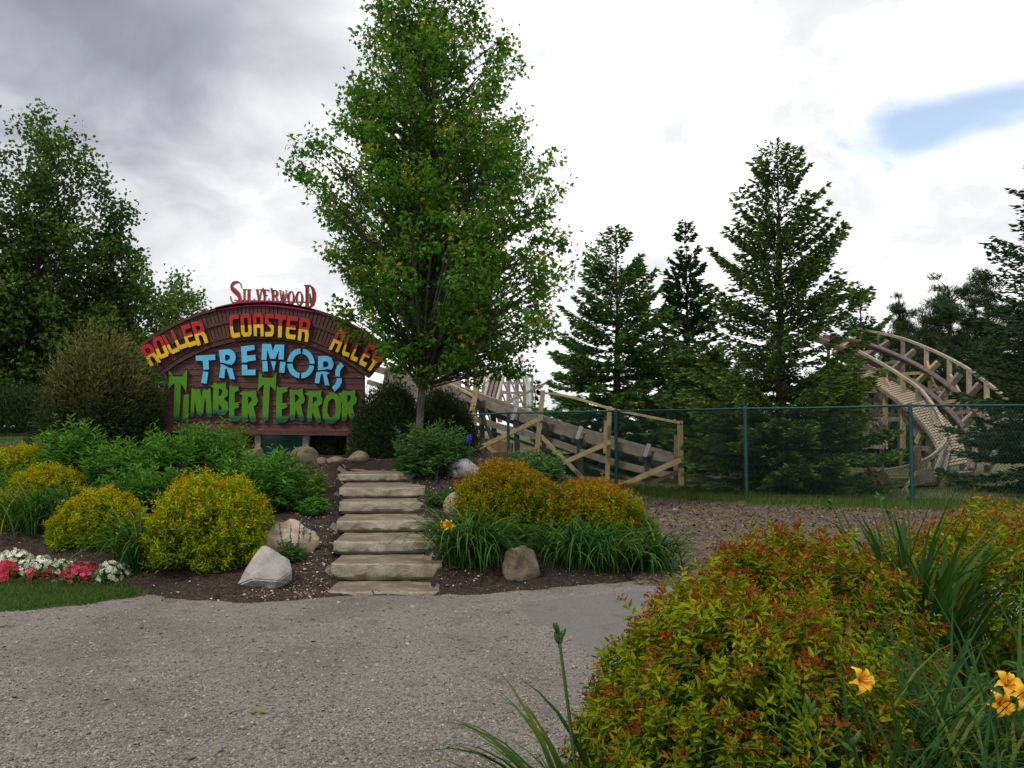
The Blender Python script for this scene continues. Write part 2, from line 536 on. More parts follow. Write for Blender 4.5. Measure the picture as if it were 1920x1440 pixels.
FIELD_O = sheet('grass_field', M_FIELD, FIELD, 0.9, 0.03, wob=0.05)
tag(FIELD_O, 'rough grass and dirt ground behind the chain link fence')
tag(sheet('mulch_bank', M_MULCH, MULCH, 0.1, 0.024, rough=0.012), 'brown wood chip bank sloping up to the fence')
tag(sheet('asphalt_path', M_ASPHALT, PATH, 0.05, 0.012, slope=0.2, wob=0.07), 'smooth grey asphalt path patch beside the gravel')
tag(sheet('lawn_strip', M_LAWN_SOIL, LAWN_F, 0.06, 0.03, slope=0.3), 'narrow lawn strip between flowers and gravel')
tag(sheet('hill_lawn', M_LAWN_SOIL, LAWN_B, 0.25, 0.03), 'grassy slope under the trees at the left')
tag(sheet('garden_bed', M_SOIL, BED_L, 0.08, 0.02, rough=0.014), 'dark soil garden bed sloping up to the sign')
tag(sheet('planting_bed', M_SOIL, BED_F, 0.05, 0.022, rough=0.012), 'dark soil bed in the right foreground')

def in_poly(poly, n, wob=0.07, margin=0.0, box=None, bias=None):
    poly = np.asarray(poly, float)
    lo, hi = poly.min(0), poly.max(0)
    if box is not None:
        lo = np.maximum(lo, box[0]); hi = np.minimum(hi, box[1])
    out = []
    tot = 0
    while tot < n:
        q = RNG.uniform(lo, hi, size=(n * 2, 2))
        if bias is not None:
            q = q[RNG.random(len(q)) < bias(q)]
        s = border_sd(poly, q[:, 0], q[:, 1], wob)
        q = q[s > margin]
        out.append(q); tot += len(q)
    return np.concatenate(out)[:n]

def multi_mat(name, cols, rough=0.85, bump=0.0):
    m, N, out = new_mat(name)
    a = N.n('ShaderNodeAttribute', attribute_name='rnd')
    k = len(cols)
    col = N.ramp(a.outputs['Fac'], [(i / (k - 1), c) for i, c in enumerate(cols)])
    p = N.n('ShaderNodeBsdfPrincipled', inp={'Roughness': rough, 'Specular IOR Level': 0.25})
    N.l(col, p.inputs['Base Color'])
    N.l(p.outputs[0], out.inputs[0])
    return m

M_PEB = multi_mat('pebbles', [(.075, .062, .05), (.13, .112, .093), (.17, .15, .125), (.20, .175, .142), (.235, .21, .178), (.33, .305, .27)])
M_CHIP = multi_mat('wood_chips', [(.03, .02, .014), (.07, .045, .03), (.13, .09, .06), (.22, .16, .10), (.36, .28, .19), (.5, .42, .31)])

M_BARKCHIP = multi_mat('bark_chips', [(.03, .02, .014), (.06, .04, .028), (.10, .07, .048), (.15, .11, .075), (.22, .17, .12)])
def lay_bits(name, mat, q, size, flat, tmpl, label, dz=0.0, parent=None):
    n = len(q)
    C = np.column_stack([q, H(q[:, 0], q[:, 1]) + dz])
    a = RNG.uniform(0, 2 * math.pi, n)
    D = np.column_stack([np.cos(a), np.sin(a), RNG.normal(0, flat, n)])
    Nn = unit(np.column_stack([RNG.normal(0, flat, (n, 2)), np.ones(n)]))
    me = scatter(name, C, D, Nn, size, size * RNG.uniform(0.55, 1.0, n), tmpl[0], tmpl[1], {'rnd': RNG.random(n)})
    o = obj(name, me, mat, parent)
    tag(o, label, kind='stuff')
    return o

def gravel_points(n):
    # uniform over what the camera sees: sample pixels, cast to the flat ground
    px = RNG.uniform(-20, 1300, n); py = 1085 + (1450 - 1085) * RNG.random(n) ** 0.8
    Yd = CAM[2] * F / (py - 800)
    X = (px - 960) / F * Yd
    q = np.column_stack([X, Yd])
    ok = np.ones(n, bool)
    for poly, mg in ((BED_L, 0.10), (LAWN_F, 0.04), (BED_F, 0.05), (PATH, 0.06)):
        s = border_sd(poly, q[:, 0], q[:, 1])
        ok &= (s < 0) | (RNG.random(n) < .75 * np.exp(-np.maximum(s, 0) / (mg * 1.6)))
    return q[ok]
qg = gravel_points(32000)
lay_bits('loose_gravel', M_PEB, qg, RNG.gamma(3.0, 0.0017, len(qg)) + 0.0028, 0.35, PEB, 'loose grey stones scattered over the gravel ground', 0.001)
qb = in_poly([(-6.5, 2.4), (-.2, 2.4), (.1, 4), (.2, 6), (-.5, 7.6), (-6.5, 6.6)], 900)
lay_bits('stray_stones', M_PEB, qb, RNG.gamma(2.0, 0.004, len(qb)) + 0.007, 0.3, PEB, 'larger stray stones lying on the gravel', 0.001)
def soil_q():
    a = in_poly(BED_L, 9000, margin=-0.22, box=((-9, 7), (2.2, 14)))
    b = in_poly([(-2.4, 7.4), (-1.7, 7.5), (-2.0, 9), (-2.9, 12.4), (-3.6, 12.4), (-2.7, 9)], 2600)
    c = in_poly([(-.75, 7.9), (-.3, 7.9), (-.6, 11.5), (-1.5, 12.4)], 900)
    return np.vstack([a, b, c])
qs = soil_q()
lay_bits('wood_chip_litter', M_CHIP, qs, RNG.gamma(2.5, 0.006, len(qs)) + 0.006, 0.4, LEAF2, 'pale wood chip litter on the dark garden soil', 0.026)
qm = in_poly(MULCH, 16000, box=((1, 8), (8, 17)))
lay_bits('bark_mulch', M_BARKCHIP, qm, RNG.gamma(2.5, 0.009, len(qm)) + 0.012, 0.45, LEAF2, 'loose bark mulch covering the bank below the fence', 0.03)
qf = in_poly(BED_F, 3000)
lay_bits('soil_crumbs', M_CHIP, qf, RNG.gamma(2.0, 0.005, len(qf)) + 0.004, 0.4, LEAF2, 'small chips on the dark soil of the right foreground bed', 0.026)

# ---- lawn blades
M_GRASS = leaf_mat('grass_blades', [(.022, .06, .010), (.04, .10, .014), (.065, .135, .02), (.12, .16, .035)], None, 0.3)
M_GRASS_T = leaf_mat('tall_grass', [(.03, .07, .012), (.055, .11, .018), (.09, .14, .03), (.17, .17, .06)], None, 0.3)
BLADE = ([(0, .5, 0), (0, -.5, 0), (.55, .32, .06), (.55, -.32, .06), (1, 0, .22)], [(0, 1, 3), (0, 3, 2), (2, 3, 4)])
def grass(name, mat, q, ln, label, dz=0.02, lean=0.45, w=0.006):
    n = len(q)
    C = np.column_stack([q, H(q[:, 0], q[:, 1]) + dz])
    D = unit(np.column_stack([RNG.normal(0, lean, (n, 2)), np.ones(n)]))
    me = scatter(name, C, D, rnd_dir(n), ln * RNG.uniform(.5, 1.2, n), w * RNG.uniform(.7, 1.3, n), BLADE[0], BLADE[1], {'rnd': RNG.random(n)})
    return tag(obj(name, me, mat), label, kind='stuff')
ql = in_poly(LAWN_F, 44000, box=((-8.6, 6), (-3, 8.3)), margin=-0.02)
grass('lawn_grass', M_GRASS, ql, 0.045, 'short green grass of the lawn strip before the flowers', 0.02)
ql = in_poly(LAWN_B, 18000, box=((-16, 11), (-5.8, 22)))
grass('hill_grass', M_GRASS, ql, 0.09, 'green grass on the slope under the left trees', 0.02, w=0.011)
def verge():
    out = []
    for (a, b) in zip(FENCE[2:-1], FENCE[3:]):
        a = np.array(a); b = np.array(b)
        n = int(np.linalg.norm(b - a) * 2000)
        t = RNG.random(n); d = unit(b - a); nr = np.array([d[1], -d[0]])
        off = RNG.normal(0.0, 0.45, n)
        out.append(a + (b - a) * t[:, None] + nr * off[:, None])
    return np.concatenate(out)
qv = verge()
grass('verge_grass', M_GRASS_T, qv, 0.15, 'uneven taller grass along the foot of the fence', 0.02, 0.35, 0.008)
qx = np.column_stack([RNG.uniform(1, 14, 16000), RNG.uniform(15, 26, 16000)])
qx = qx[border_sd(FIELD, qx[:, 0], qx[:, 1]) > 0.4]
grass('field_grass', M_GRASS_T, qx, 0.13, 'patchy grass on the ground beneath the coaster track', 0.02, 0.45, 0.012)

# ------------------------------------------------------------------ stone steps
def step_extra(N, v, c):
    c = N.mix(N.maprange(N.noise(v, 17, 6, 0.7), 0.54, 0.72, 0.0, 0.6), c, (.13, .105, .075))
    g = N.n('ShaderNodeNewGeometry')
    sp = N.n('ShaderNodeSeparateXYZ')
    N.l(g.outputs['True Normal'], sp.inputs[0])
    dirt = N.math('MULTIPLY', N.maprange(sp.outputs[2], 0.6, 0.95), N.maprange(N.noise(v, 3.2, 6, 0.65), 0.36, 0.56, 0.25, 0.9))
    return N.mix(dirt, c, (.125, .094, .062))
M_STEP = solid_mat('cut_limestone', [(.25, (.165, .14, .10)), (.45, (.255, .222, .168)), (.6, (.32, .288, .225)), (.8, (.385, .355, .29))], 5.5, 0.9, 0.6, 38, (1, 1, 1.6), bdist=0.018, extra=step_extra)
STEPS = [(614.5, 832, 1109, 1117), (621, 826, 1057, 1086), (627, 819, 1015, 1041), (632, 810, 976, 1001),
         (637, 803, 941, 967), (637, 796, 914, 939), (635, 781, 889, 911), (632, 757, 868, 887)]
def step_mesh(L, depth, h, seed):
    """rock-faced slab: local x along, y back, z up, origin at front centre of the top edge"""
    nx, nz = 56, 10
    r = np.random.default_rng(seed)
    ph = r.uniform(0, 9, 8)
    bm = bmesh.new()
    rows = []
    prof = [(0.05, -h), (0.022, -h * .88), (0.0, -h * .74), (0.0, -h * .6), (0.0, -h * .4), (0.0, -h * .2), (0.002, -.016), (.012, -.001), (.05, 0), (.2, 0), (depth * .6, 0), (depth, 0), (depth, -h)]
    for k, (y, z) in enumerate(prof):
        row = []
        for i in range(nx + 1):
            u = i / nx; x = (u - .5) * L
            e = 1 - min(1, min(u, 1 - u) * 26)
            yy, zz = y, z
            if k <= 7:
                nz_ = mnoise.fractal(Vector((x * 5 + ph[0], z * 9 + ph[1], ph[2])), 1.0, 2.0, 5)
                ch = mnoise.noise(Vector((x * 7 + ph[3], ph[4], z * 4)))
                yy += 0.022 * nz_ + 0.02 * e * e + (0.035 * max(0, ch) * (1 - k / 8.0))
                if k < 3: yy += 0.05 * max(0, mnoise.noise(Vector((x * 6, ph[5], 0))))
                zz += 0.012 * mnoise.noise(Vector((x * 2.1 + ph[6], ph[5], 0))) * (1 if k >= 6 else .4)
            else:
                zz += 0.005 * mnoise.noise(Vector((x * 4 + ph[6], y * 4, 0)))
                if k == 8: zz += 0.008 * mnoise.noise(Vector((x * 2.1 + ph[6], ph[5], 0)))
            xx = x + (0.018 * mnoise.noise(Vector((ph[7], z * 11, y * 6 + u * 3))) if i in (0, nx) else 0)
            row.append(bm.verts.new((xx, yy, zz)))
        rows.append(row)
    for a, b in zip(rows, rows[1:]):
        for i in range(nx):
            bm.faces.new((a[i], a[i + 1], b[i + 1], b[i]))
    for side in (0, nx):
        vs = [row[side] for row in rows]
        bm.faces.new(vs if side == 0 else vs[::-1])
    bmesh.ops.recalc_face_normals(bm, faces=bm.faces)
    me = bm_mesh('step', bm, True)
    me.set_sharp_from_angle(angle=math.radians(24))
    return me
SW = 1.16
def steps():
    root = None
    tops = []
    for i, (xa, xb, yt, yb) in enumerate(STEPS):
        Yd = F * SW / (xb - xa)
        tops.append((i, P((xa + xb) / 2, yt, Yd), yt, yb, Yd))
    ang = math.atan2(-(tops[-1][1][0] - tops[0][1][0]), tops[-1][1][1] - tops[0][1][1]) * 0.55
    root = thing('stone_staircase', 'flight of rough pale stone slab steps climbing to the sign', 'steps', (tops[0][1][0], tops[0][1][1], 0))
    for i, c, yt, yb, Yd in tops:
        dep = (np.linalg.norm(tops[i + 1][1][:2] - c[:2]) + 0.12) if i < 7 else 0.62
        hh = (c[2] - tops[i - 1][1][2] - .004) if i else 0.12
        o = obj('step', step_mesh(SW, dep, hh, 40 + i), M_STEP, root, world=False)
        o.location = Vector(c) - root.location
        rz = [0.0, .0, .01, -.012, .01, .0, .02, .05][i]
        o.rotation_euler = (0, 0, ang * (i / 7.0) + rz * .5)
    return tops
STEP_TOPS = steps()

# ------------------------------------------------------------------ boulders
def rock_mat(name, a, b, c, vein):
    return solid_mat(name, [(.25, a), (.5, b), (.72, c)], 4.2, 0.85, 0.6, 26, (1, 1, 1.2), bdist=0.02,
                     extra=lambda N, v, col: N.mix(N.maprange(N.noise(v, 9, 7, 0.7, 0.8), 0.56, 0.74, 0, 0.6), col, vein))
M_ROCK_W = rock_mat('pale_granite', (.22, .20, .185), (.34, .32, .30), (.43, .41, .39), (.15, .115, .09))
M_ROCK_T = rock_mat('tan_boulder', (.16, .12, .075), (.31, .25, .17), (.46, .39, .29), (.085, .058, .038))
M_ROCK_G = rock_mat('grey_boulder', (.16, .15, .155), (.26, .25, .255), (.36, .345, .345), (.10, .085, .08))
M_ROCK_B = rock_mat('brown_boulder', (.07, .052, .036), (.15, .115, .08), (.25, .205, .15), (.045, .033, .023))
def rock_mesh(sx, sy, sz, seed, cuts=9, rough=0.05, planes=None):
    r = np.random.default_rng(seed)
    bm = bmesh.new()
    bmesh.ops.create_icosphere(bm, subdivisions=4, radius=1.0)
    pl = []
    for _ in range(cuts):
        n = unit(r.normal(size=3)); n[2] = abs(n[2]) * .8
        pl.append((unit(n), r.uniform(.62, .9)))
    if planes: pl = [(unit(n), d) for n, d in planes]
    off = Vector(r.uniform(0, 50, 3))
    for v in bm.verts:
        p = np.array(v.co)
        for n, d in pl:
            k = p @ n - d
            if k > 0: p = p - n * k * 0.98
        n1 = mnoise.fractal(Vector(p) * 2.2 + off, 1.0, 2.0, 5) * rough
        n2 = mnoise.noise(Vector((p[0] * 4, p[1] * 4, p[2] * 13)) + off) * rough * .35
        p = p * (1 + n1 + n2)
        v.co = (p[0] * sx, p[1] * sy, p[2] * sz)
    return bm_mesh('rock', bm, True)
def boulder(label, px0, px1, pyt, pyb, mat, seed, depth=0.8, name='boulder', rot=0.0, cuts=9, planes=None, Y=None, rough=.05):
    g = G((px0 + px1) / 2, pyb) if Y is None else P((px0 + px1) / 2, pyb, Y)
    k = g[1] / F
    w = (px1 - px0) * k / 2; h = (pyb - pyt) * k
    o = obj(name, rock_mesh(w, w * depth, h * .62, seed, cuts, rough, planes), mat)
    o.location = (g[0], g[1] + w * depth * .6, g[2] + h * .40)
    o.rotation_euler = (0, 0, rot)
    return tag(o, label, 'rock')
def wedge_rock():
    # hand-shaped angular block: corners seen in front, the same block's back corners behind
    Y0 = G(500, 1106)[1]
    fr = [(492, 1021, .10), (506, 1027, .02), (444, 1098, .10), (474, 1086, -.06), (522, 1090, -.10), (549, 1070, .06), (541, 1048, .10), (470, 1050, .06), (450, 1104, .14), (512, 1112, -.02), (546, 1092, .10)]
    bk = [(498, 1030, .38), (455, 1085, .45), (540, 1062, .46), (500, 1100, .5)]
    g = G(500, 1106)
    bm = bmesh.new()
    for x, y, dy in fr + bk:
        bm.verts.new(P(x, y, Y0 + dy) - g)
    r = bmesh.ops.convex_hull(bm, input=bm.verts)
    bmesh.ops.delete(bm, geom=[v for v in bm.verts if not v.link_faces], context='VERTS')
    bmesh.ops.bevel(bm, geom=bm.edges[:], offset=.012, segments=2, affect='EDGES')
    bmesh.ops.triangulate(bm, faces=bm.faces)
    for _ in range(3):
        bmesh.ops.subdivide_edges(bm, edges=[e for e in bm.edges if e.calc_length() > .03], cuts=1)
        bmesh.ops.triangulate(bm, faces=bm.faces)
    bm.normal_update()
    for v in bm.verts:
        n = mnoise.fractal(v.co * 7, 1.0, 2.0, 5)
        v.co += v.normal * (.010 * n) + Vector((0, 0, .004 * mnoise.noise(v.co * 30)))
    bmesh.ops.recalc_face_normals(bm, faces=bm.faces)
    me = bm_mesh('wedge', bm, True)
    me.set_sharp_from_angle(angle=math.radians(28))
    o = obj('boulder', me, M_ROCK_W)
    o.location = g
    tag(o, 'pale angular wedge shaped rock leaning beside the bottom step', 'rock')
wedge_rock()
boulder('large cream layered boulder behind the yellow shrub left of the steps', 466, 590, 980, 1046, M_ROCK_T, 19, cuts=11, rough=.17)
boulder('brown boulder half hidden under the yellow green shrub right of the steps', 938, 1018, 1026, 1092, M_ROCK_B, 29, rot=.9, cuts=8, rough=.15)
boulder('smooth grey boulder on the slope right of the upper steps', 838, 903, 862, 899, M_ROCK_G, 31, cuts=5, rough=.03)
boulder('pale pink boulder beside the middle steps on the right', 830, 885, 922, 968, M_ROCK_T, 37, cuts=6)
boulder('tan rounded boulder below the right signpost', 540, 594, 838, 868, M_ROCK_B, 41, cuts=5, rough=.03)
boulder('dark brown rounded boulder behind the top step', 648, 690, 848, 870, M_ROCK_B, 43, cuts=5)
boulder('small brown rock near the top step, left of the darker boulder', 606, 644, 856, 870, M_ROCK_B, 45, cuts=5)
boulder('pinkish boulder under the left signpost behind green leaves', 448, 500, 838, 868, M_ROCK_B, 47, cuts=6)
boulder('pale rock peeping out among leafy plants at the left', 192, 245, 862, 905, M_ROCK_T, 49, cuts=6)
boulder('small pale stone below the left dark shrub', 238, 260, 843, 858, M_ROCK_T, 51, cuts=6)
boulder('small brown stone beside the tan boulder at the steps', 592, 612, 858, 872, M_ROCK_B, 53, cuts=6)

# ------------------------------------------------------------------ entrance sign
YS = 15.0
def zA(u, v): return 310 + u / 10.105, 690 + v / 10.105
def zB(u, v): return 480 + u / 9.6, 690 + v / 9.6
def zC(u, v): return 360 + u / 12.0, 635 + v / 12.0
def zD(u, v): return 490 + u / 12.0, 635 + v / 12.0
def zE(u, v): return 420 + u / 10.105, 520 + v / 10.105
def z1(u, v): return 240 + u / 3.692, 500 + v / 3.692
def zR(u, v): return 260 + u / 8.0, 560 + v / 8.0
def zY(u, v): return 560 + u / 8.0, 560 + v / 8.0

def wood_paint(name, c0, c1, c2, wear, stretch):
    return solid_mat(name, [(.3, c0), (.5, c1), (.75, c2)], 7, 0.75, 0.35, 60, stretch, bdist=0.006,
                     extra=lambda N, v, c: N.mix(N.maprange(N.noise(v, 11, 6, 0.75), 0.62, 0.69, 0, 0.85), c, wear))
M_PLANK = wood_paint('maroon_planks', (.050, .021, .018), (.072, .030, .026), (.092, .039, .033), (.34, .23, .17), (.35, 1, 2.6))
M_PLANK_W = wood_paint('maroon_planks_worn', (.058, .024, .021), (.085, .035, .030), (.115, .049, .041), (.50, .40, .32), (.45, 1, 4.0))
M_BATTEN = wood_paint('maroon_battens', (.060, .026, .022), (.085, .036, .030), (.105, .045, .038), (.22, .13, .10), (3, 1, .4))
M_TRIM = wood_paint('maroon_trim', (.045, .02, .018), (.065, .028, .024), (.085, .037, .032), (.16, .11, .10), (.6, 1, 2))

def paint(name, base, rough=0.55, spread=0.12, attr_step=None, other=None, soft=0.01):
    m, N, out = new_mat(name)
    tc = N.n('ShaderNodeTexCoord')
    f = N.noise(tc.outputs['Object'], 5.0, 6, 0.65)
    lo = tuple(c * (1 - spread) for c in base); hi = tuple(c * (1 + spread) for c in base)
    col = N.ramp(f, [(.3, lo), (.7, hi)])
    if other is not None:
        a = N.n('ShaderNodeAttribute', attribute_name='rise')
        col2 = N.ramp(f, [(.3, tuple(c * (1 - spread) for c in other)), (.7, tuple(c * (1 + spread) for c in other))])
        nz = N.math('MULTIPLY', N.math('SUBTRACT', N.noise(tc.outputs['Object'], 40, 3), 0.5), soft * 1.5)
        col = N.mix(N.maprange(N.math('ADD', a.outputs['Fac'], nz), attr_step - soft, attr_step + soft), col2, col)
    # weathering: faded blotches and small dark chips
    col = N.mix(N.maprange(N.noise(tc.outputs['Object'], 2.3, 6, .7), .5, .72, 0, .22), col, tuple(.55 * c + .06 for c in base))
    col = N.mix(N.maprange(N.noise(tc.outputs['Object'], 33, 5, .75), .63, .70, 0, .5), col, (.06, .035, .03))
    p = N.n('ShaderNodeBsdfPrincipled', inp={'Roughness': rough, 'Specular IOR Level': 0.2})
    N.l(col, p.inputs['Base Color'])
    b = N.n('ShaderNodeBump', inp={'Strength': 0.15, 'Distance': 0.004})
    N.l(N.noise(tc.outputs['Object'], 60, 4), b.inputs['Height'])
    N.l(b.outputs[0], p.inputs['Normal'])
    N.l(p.outputs[0], out.inputs[0])
    return m
M_RY = paint('red_over_yellow', (.42, .022, .018), attr_step=0.5, other=(.68, .44, .012), soft=0.004)
M_RYE = paint('letter_edges', (.14, .02, .015))
M_BLUE = paint('sky_blue_paint', (.105, .46, .68))
M_NAVY = paint('navy_edges', (.006, .035, .19))
M_GREEN = paint('green_over_dark', (.068, .215, .010), attr_step=0.17, other=(.008, .075, .045), soft=0.075)
M_GREEN_E = paint('green_edges', (.03, .10, .02))
M_CRIM = paint('crimson_paint', (.33, .012, .075))
M_CREAM = paint('cream_edges', (.62, .52, .50))
M_RUST_RED = paint('brick_red_paint', (.27, .03, .04))
M_GREYW = solid_mat('weathered_post', [(.3, (.17, .15, .12)), (.7, (.30, .27, .22))], 8, .9, .4, 50, (3, 3, .5))

def area(p):
    return 0.5 * sum(p[i][0] * p[(i + 1) % len(p)][1] - p[(i + 1) % len(p)][0] * p[i][1] for i in range(len(p)))

def solid_poly(name, outer, holes, y_front, depth, mat_f, mat_s, parent, rise=None):
    """extrude an outline (photograph pixels) standing on the sign's plane"""
    if area(outer) < 0: outer = outer[::-1]
    holes = [h if area(h) < 0 else h[::-1] for h in holes]
    loops = [outer] + holes
    V, F_, mi, at_ = [], [], [], []
    flat = []
    for lp in loops:
        for (px, py) in lp:
            flat.append(P(px, py, YS))
    n = len(flat)
    for dy in (-y_front, -y_front + depth):
        for p in flat:
            V.append((p[0], YS + dy, p[2]))
    tri = tessellate_polygon([[Vector((x, y, 0)) for x, y in lp] for lp in loops])
    tris = []
    allp = [q for lp in loops for q in lp]
    for a, b, c in tri:
        A = (allp[b][0] - allp[a][0]) * (allp[c][1] - allp[a][1]) - (allp[c][0] - allp[a][0]) * (allp[b][1] - allp[a][1])
        if A < 0: b, c = c, b
        tris.append((a, c, b) if False else (a, b, c))
    # pixel y points down, so a positive area is clockwise seen from the camera: flip for an outward front
    front = [(c, b, a) for a, b, c in tris]
    back = [(a + n, b + n, c + n) for a, b, c in tris]
    quads = []
    o = 0
    for lp in loops:
        k = len(lp)
        for i in range(k):
            a, b = o + i, o + (i + 1) % k
            quads.append((a, b, b + n, a + n))
        o += k
    mati = [0] * (len(front) + len(back)) + [1] * len(quads)
    attrs = {}
    if rise is not None:
        r = [rise(x, y) for x, y in allp]
        attrs['rise'] = r + r
    me = mesh_np(name, V, [np.array(front + back), np.array(quads)], attrs, mati=mati)
    me.validate()
    me.materials.append(mat_f); me.materials.append(mat_s)
    return obj(name, me, None, parent)

def offset(poly, d):
    """grow an outline by d pixels (mitred)"""
    s = 1 if area(poly) > 0 else -1
    n = len(poly); out = []
    for i in range(n):
        a, b, c = (np.array(poly[k % n], float) for k in (i - 1, i, i + 1))
        e1, e2 = unit(b - a), unit(c - b)
        n1 = np.array([e1[1], -e1[0]]) * s; n2 = np.array([e2[1], -e2[0]]) * s
        m = n1 + n2
        k = d / max(0.45, (1 + n1 @ n2) / 1.0)
        out.append(tuple(b + m * min(k, d * 1.6)))
    return out

def box_mesh(name, x0, x1, y0, y1, z0, z1_):
    V = [(x, y, z) for z in (z0, z1_) for y in (y0, y1) for x in (x0, x1)]
    Q = [(0, 2, 3, 1), (4, 5, 7, 6), (0, 1, 5, 4), (2, 6, 7, 3), (0, 4, 6, 2), (1, 3, 7, 5)]
    return mesh_np(name, V, np.array(Q))

ARC = (946.0, 1609.0)
def arc_pt(r, deg):
    t = math.radians(deg)
    return z1(ARC[0] + r * math.sin(t), ARC[1] - r * math.cos(t))

def build_sign():
    base = P(500, 806, YS); gz = float(H(base[0], YS))
    S = thing('entrance_sign', 'big arched maroon timber sign with red, yellow, blue and green raised lettering', 'sign', (base[0], YS, gz))
    # --- panel of horizontal planks, each cut to the arch
    zt = P(500, 640, YS)[2]; zb_ = P(500, 806, YS)[2]
    xl = P(*z1(268, 900), YS)[0]; xr = P(*z1(1640, 900), YS)[0]
    cx, cz = P(*z1(*ARC), YS)[[0, 2]]
    R_in = 1140 / 3.692 * YS / F
    n = 15
    hh = (zt - zb_) / n
    tilt = math.tan(math.radians(-0.9))
    for i in range(n):
        z0 = zb_ + i * hh; z1_ = z0 + hh - 0.005
        top = z1_
        # clip ends to the arch
        dx = math.sqrt(max(0.02, R_in ** 2 - (top - cz) ** 2)) if top > cz else 9
        a, b = max(xl, cx - dx), min(xr, cx + dx)
        if b - a < 0.2: continue
        pr = random.uniform(0, 0.006)
        V = []
        for z in (z0, z1_):
            for y in (YS - 0.03 - pr - (0.010 if z == z0 else 0), YS):
                for x in (a, b):
                    V.append((x, y, z + (x - cx) * tilt))
        Q = [(0, 2, 3, 1), (4, 5, 7, 6), (0, 1, 5, 4), (2, 6, 7, 3), (0, 4, 6, 2), (1, 3, 7, 5)]
        obj('plank', mesh_np('plank', V, np.array(Q)), M_PLANK_W if i < 5 else M_PLANK, S)
    # dark backing behind the planks, cut to the arch
    bk = [z1(268, 1112), z1(268, 740)] + [arc_pt(1125, -36 + 72 * i / 24) for i in range(25)] + [z1(1640, 760), z1(1640, 1136)]
    solid_poly('backing_panel', bk, [], .012, .05, M_TRIM, M_TRIM, S)
    # bottom sill beam
    board('sill_beam', (xl - .02, YS - .02, zb_ - .045 - (xl - cx) * -tilt), (xr + .02, YS - .02, zb_ - .045 + (xr - cx) * tilt), .12, .085, M_PLANK_W, S)
    # --- arched band: battens on a backing, two moulded trims
    A0, A1 = -39.5, 40.8
    def arc_strip(name, r0, r1, front, depth, mat, d0=A0, d1=A1, k=48):
        pts = [arc_pt(r1, d0 + (d1 - d0) * i / k) for i in range(k + 1)] + [arc_pt(r0, d1 - (d1 - d0) * i / k) for i in range(k + 1)]
        return solid_poly(name, pts, [], front, depth, mat, mat, S)
    arc_strip('arch_backing', 1108, 1346, .045, .09, M_BATTEN)
    m = 66
    for i in range(m):
        d0 = A0 + (A1 - A0) * (i + .10) / m; d1 = A0 + (A1 - A0) * (i + .86) / m
        solid_poly('batten', [arc_pt(1122, d0), arc_pt(1340, d0), arc_pt(1340, d1), arc_pt(1122, d1)], [], .062 + random.uniform(0, .006), .02, M_BATTEN, M_TRIM, S)
    arc_strip('arch_edge', 1104, 1128, .085, .05, M_TRIM)
    arc_strip('arch_moulding', 1137, 1156, .085, .03, M_TRIM)
    arc_strip('arch_moulding', 1238, 1260, .085, .03, M_TRIM)
    arc_strip('arch_cap', 1340, 1358, .10, .13, M_TRIM)
    # --- posts and the dark glass pane between them
    for px in (483, 573):
        t = P(px, 810, YS)
        board('post', (t[0], YS + .06, gz - .4), (t[0], YS + .06, zb_ - .08), .11, .11, M_GREYW, S)
    for px in (345, 655):
        t = P(px, 810, YS)
        board('post', (t[0], YS + .09, gz - .4), (t[0], YS + .09, zb_ + .3), .11, .11, M_GREYW, S)
    a, b = P(487, 812, YS)[0], P(569, 812, YS)[0]
    obj('glass_pane', box_mesh('pane', a, b, YS + .05, YS + .062, gz - .05, zb_ - .09), M_PANE, S)
    # --- lettering
    GLY = {
        'R': ([(0, 0), (.32, 0), (.32, .40), (.55, .40), (.66, .30), (.68, 0), (1, 0), (1, .34), (.90, .48), (1, .62), (1, .84), (.82, 1), (0, 1)],
              [[(.32, .60), (.62, .60), (.68, .66), (.68, .76), (.6, .82), (.32, .82)]]),
        'O': ([(.18, 0), (.82, 0), (1, .13), (1, .87), (.82, 1), (.18, 1), (0, .87), (0, .13)],
              [[(.36, .18), (.64, .18), (.68, .22), (.68, .78), (.64, .82), (.36, .82), (.32, .78), (.32, .22)]]),
        'L': ([(.18, 0), (1, 0), (1, .2), (.36, .2), (.32, .24), (.32, 1), (0, 1), (0, .13)], []),
        'E': ([(.18, 0), (1, 0), (1, .2), (.38, .2), (.32, .25), (.32, .42), (.9, .42), (.9, .6), (.32, .6), (.32, .8), (1, .8), (1, 1), (0, 1), (0, .13)], []),
        'C': ([(.18, 0), (1, 0), (1, .2), (.38, .2), (.32, .25), (.32, .75), (.38, .8), (1, .8), (1, 1), (.18, 1), (0, .87), (0, .13)], []),
        'A': ([(0, 0), (.32, 0), (.32, .36), (.68, .36), (.68, 0), (1, 0), (1, .87), (.82, 1), (.18, 1), (0, .87)],
              [[(.32, .54), (.68, .54), (.68, .78), (.64, .82), (.36, .82), (.32, .78)]]),
        'S': ([(0, 0), (.82, 0), (1, .13), (1, .46), (.40, .70), (.36, .8), (1, .8), (1, 1), (.18, 1), (0, .87), (0, .60), (.62, .38), (.68, .30), (.66, .22), (.60, .2), (0, .2)], []),
        'T': ([(.34, 0), (.66, 0), (.66, .8), (1, .8), (1, 1), (0, 1), (0, .8), (.34, .8)], []),
        'Y': ([(.34, 0), (.66, 0), (.66, .42), (.86, .5), (1, .62), (1, 1), (.7, 1), (.7, .66), (.5, .58), (.3, .66), (.3, 1), (0, 1), (0, .62), (.14, .5), (.34, .42)], []),
    }
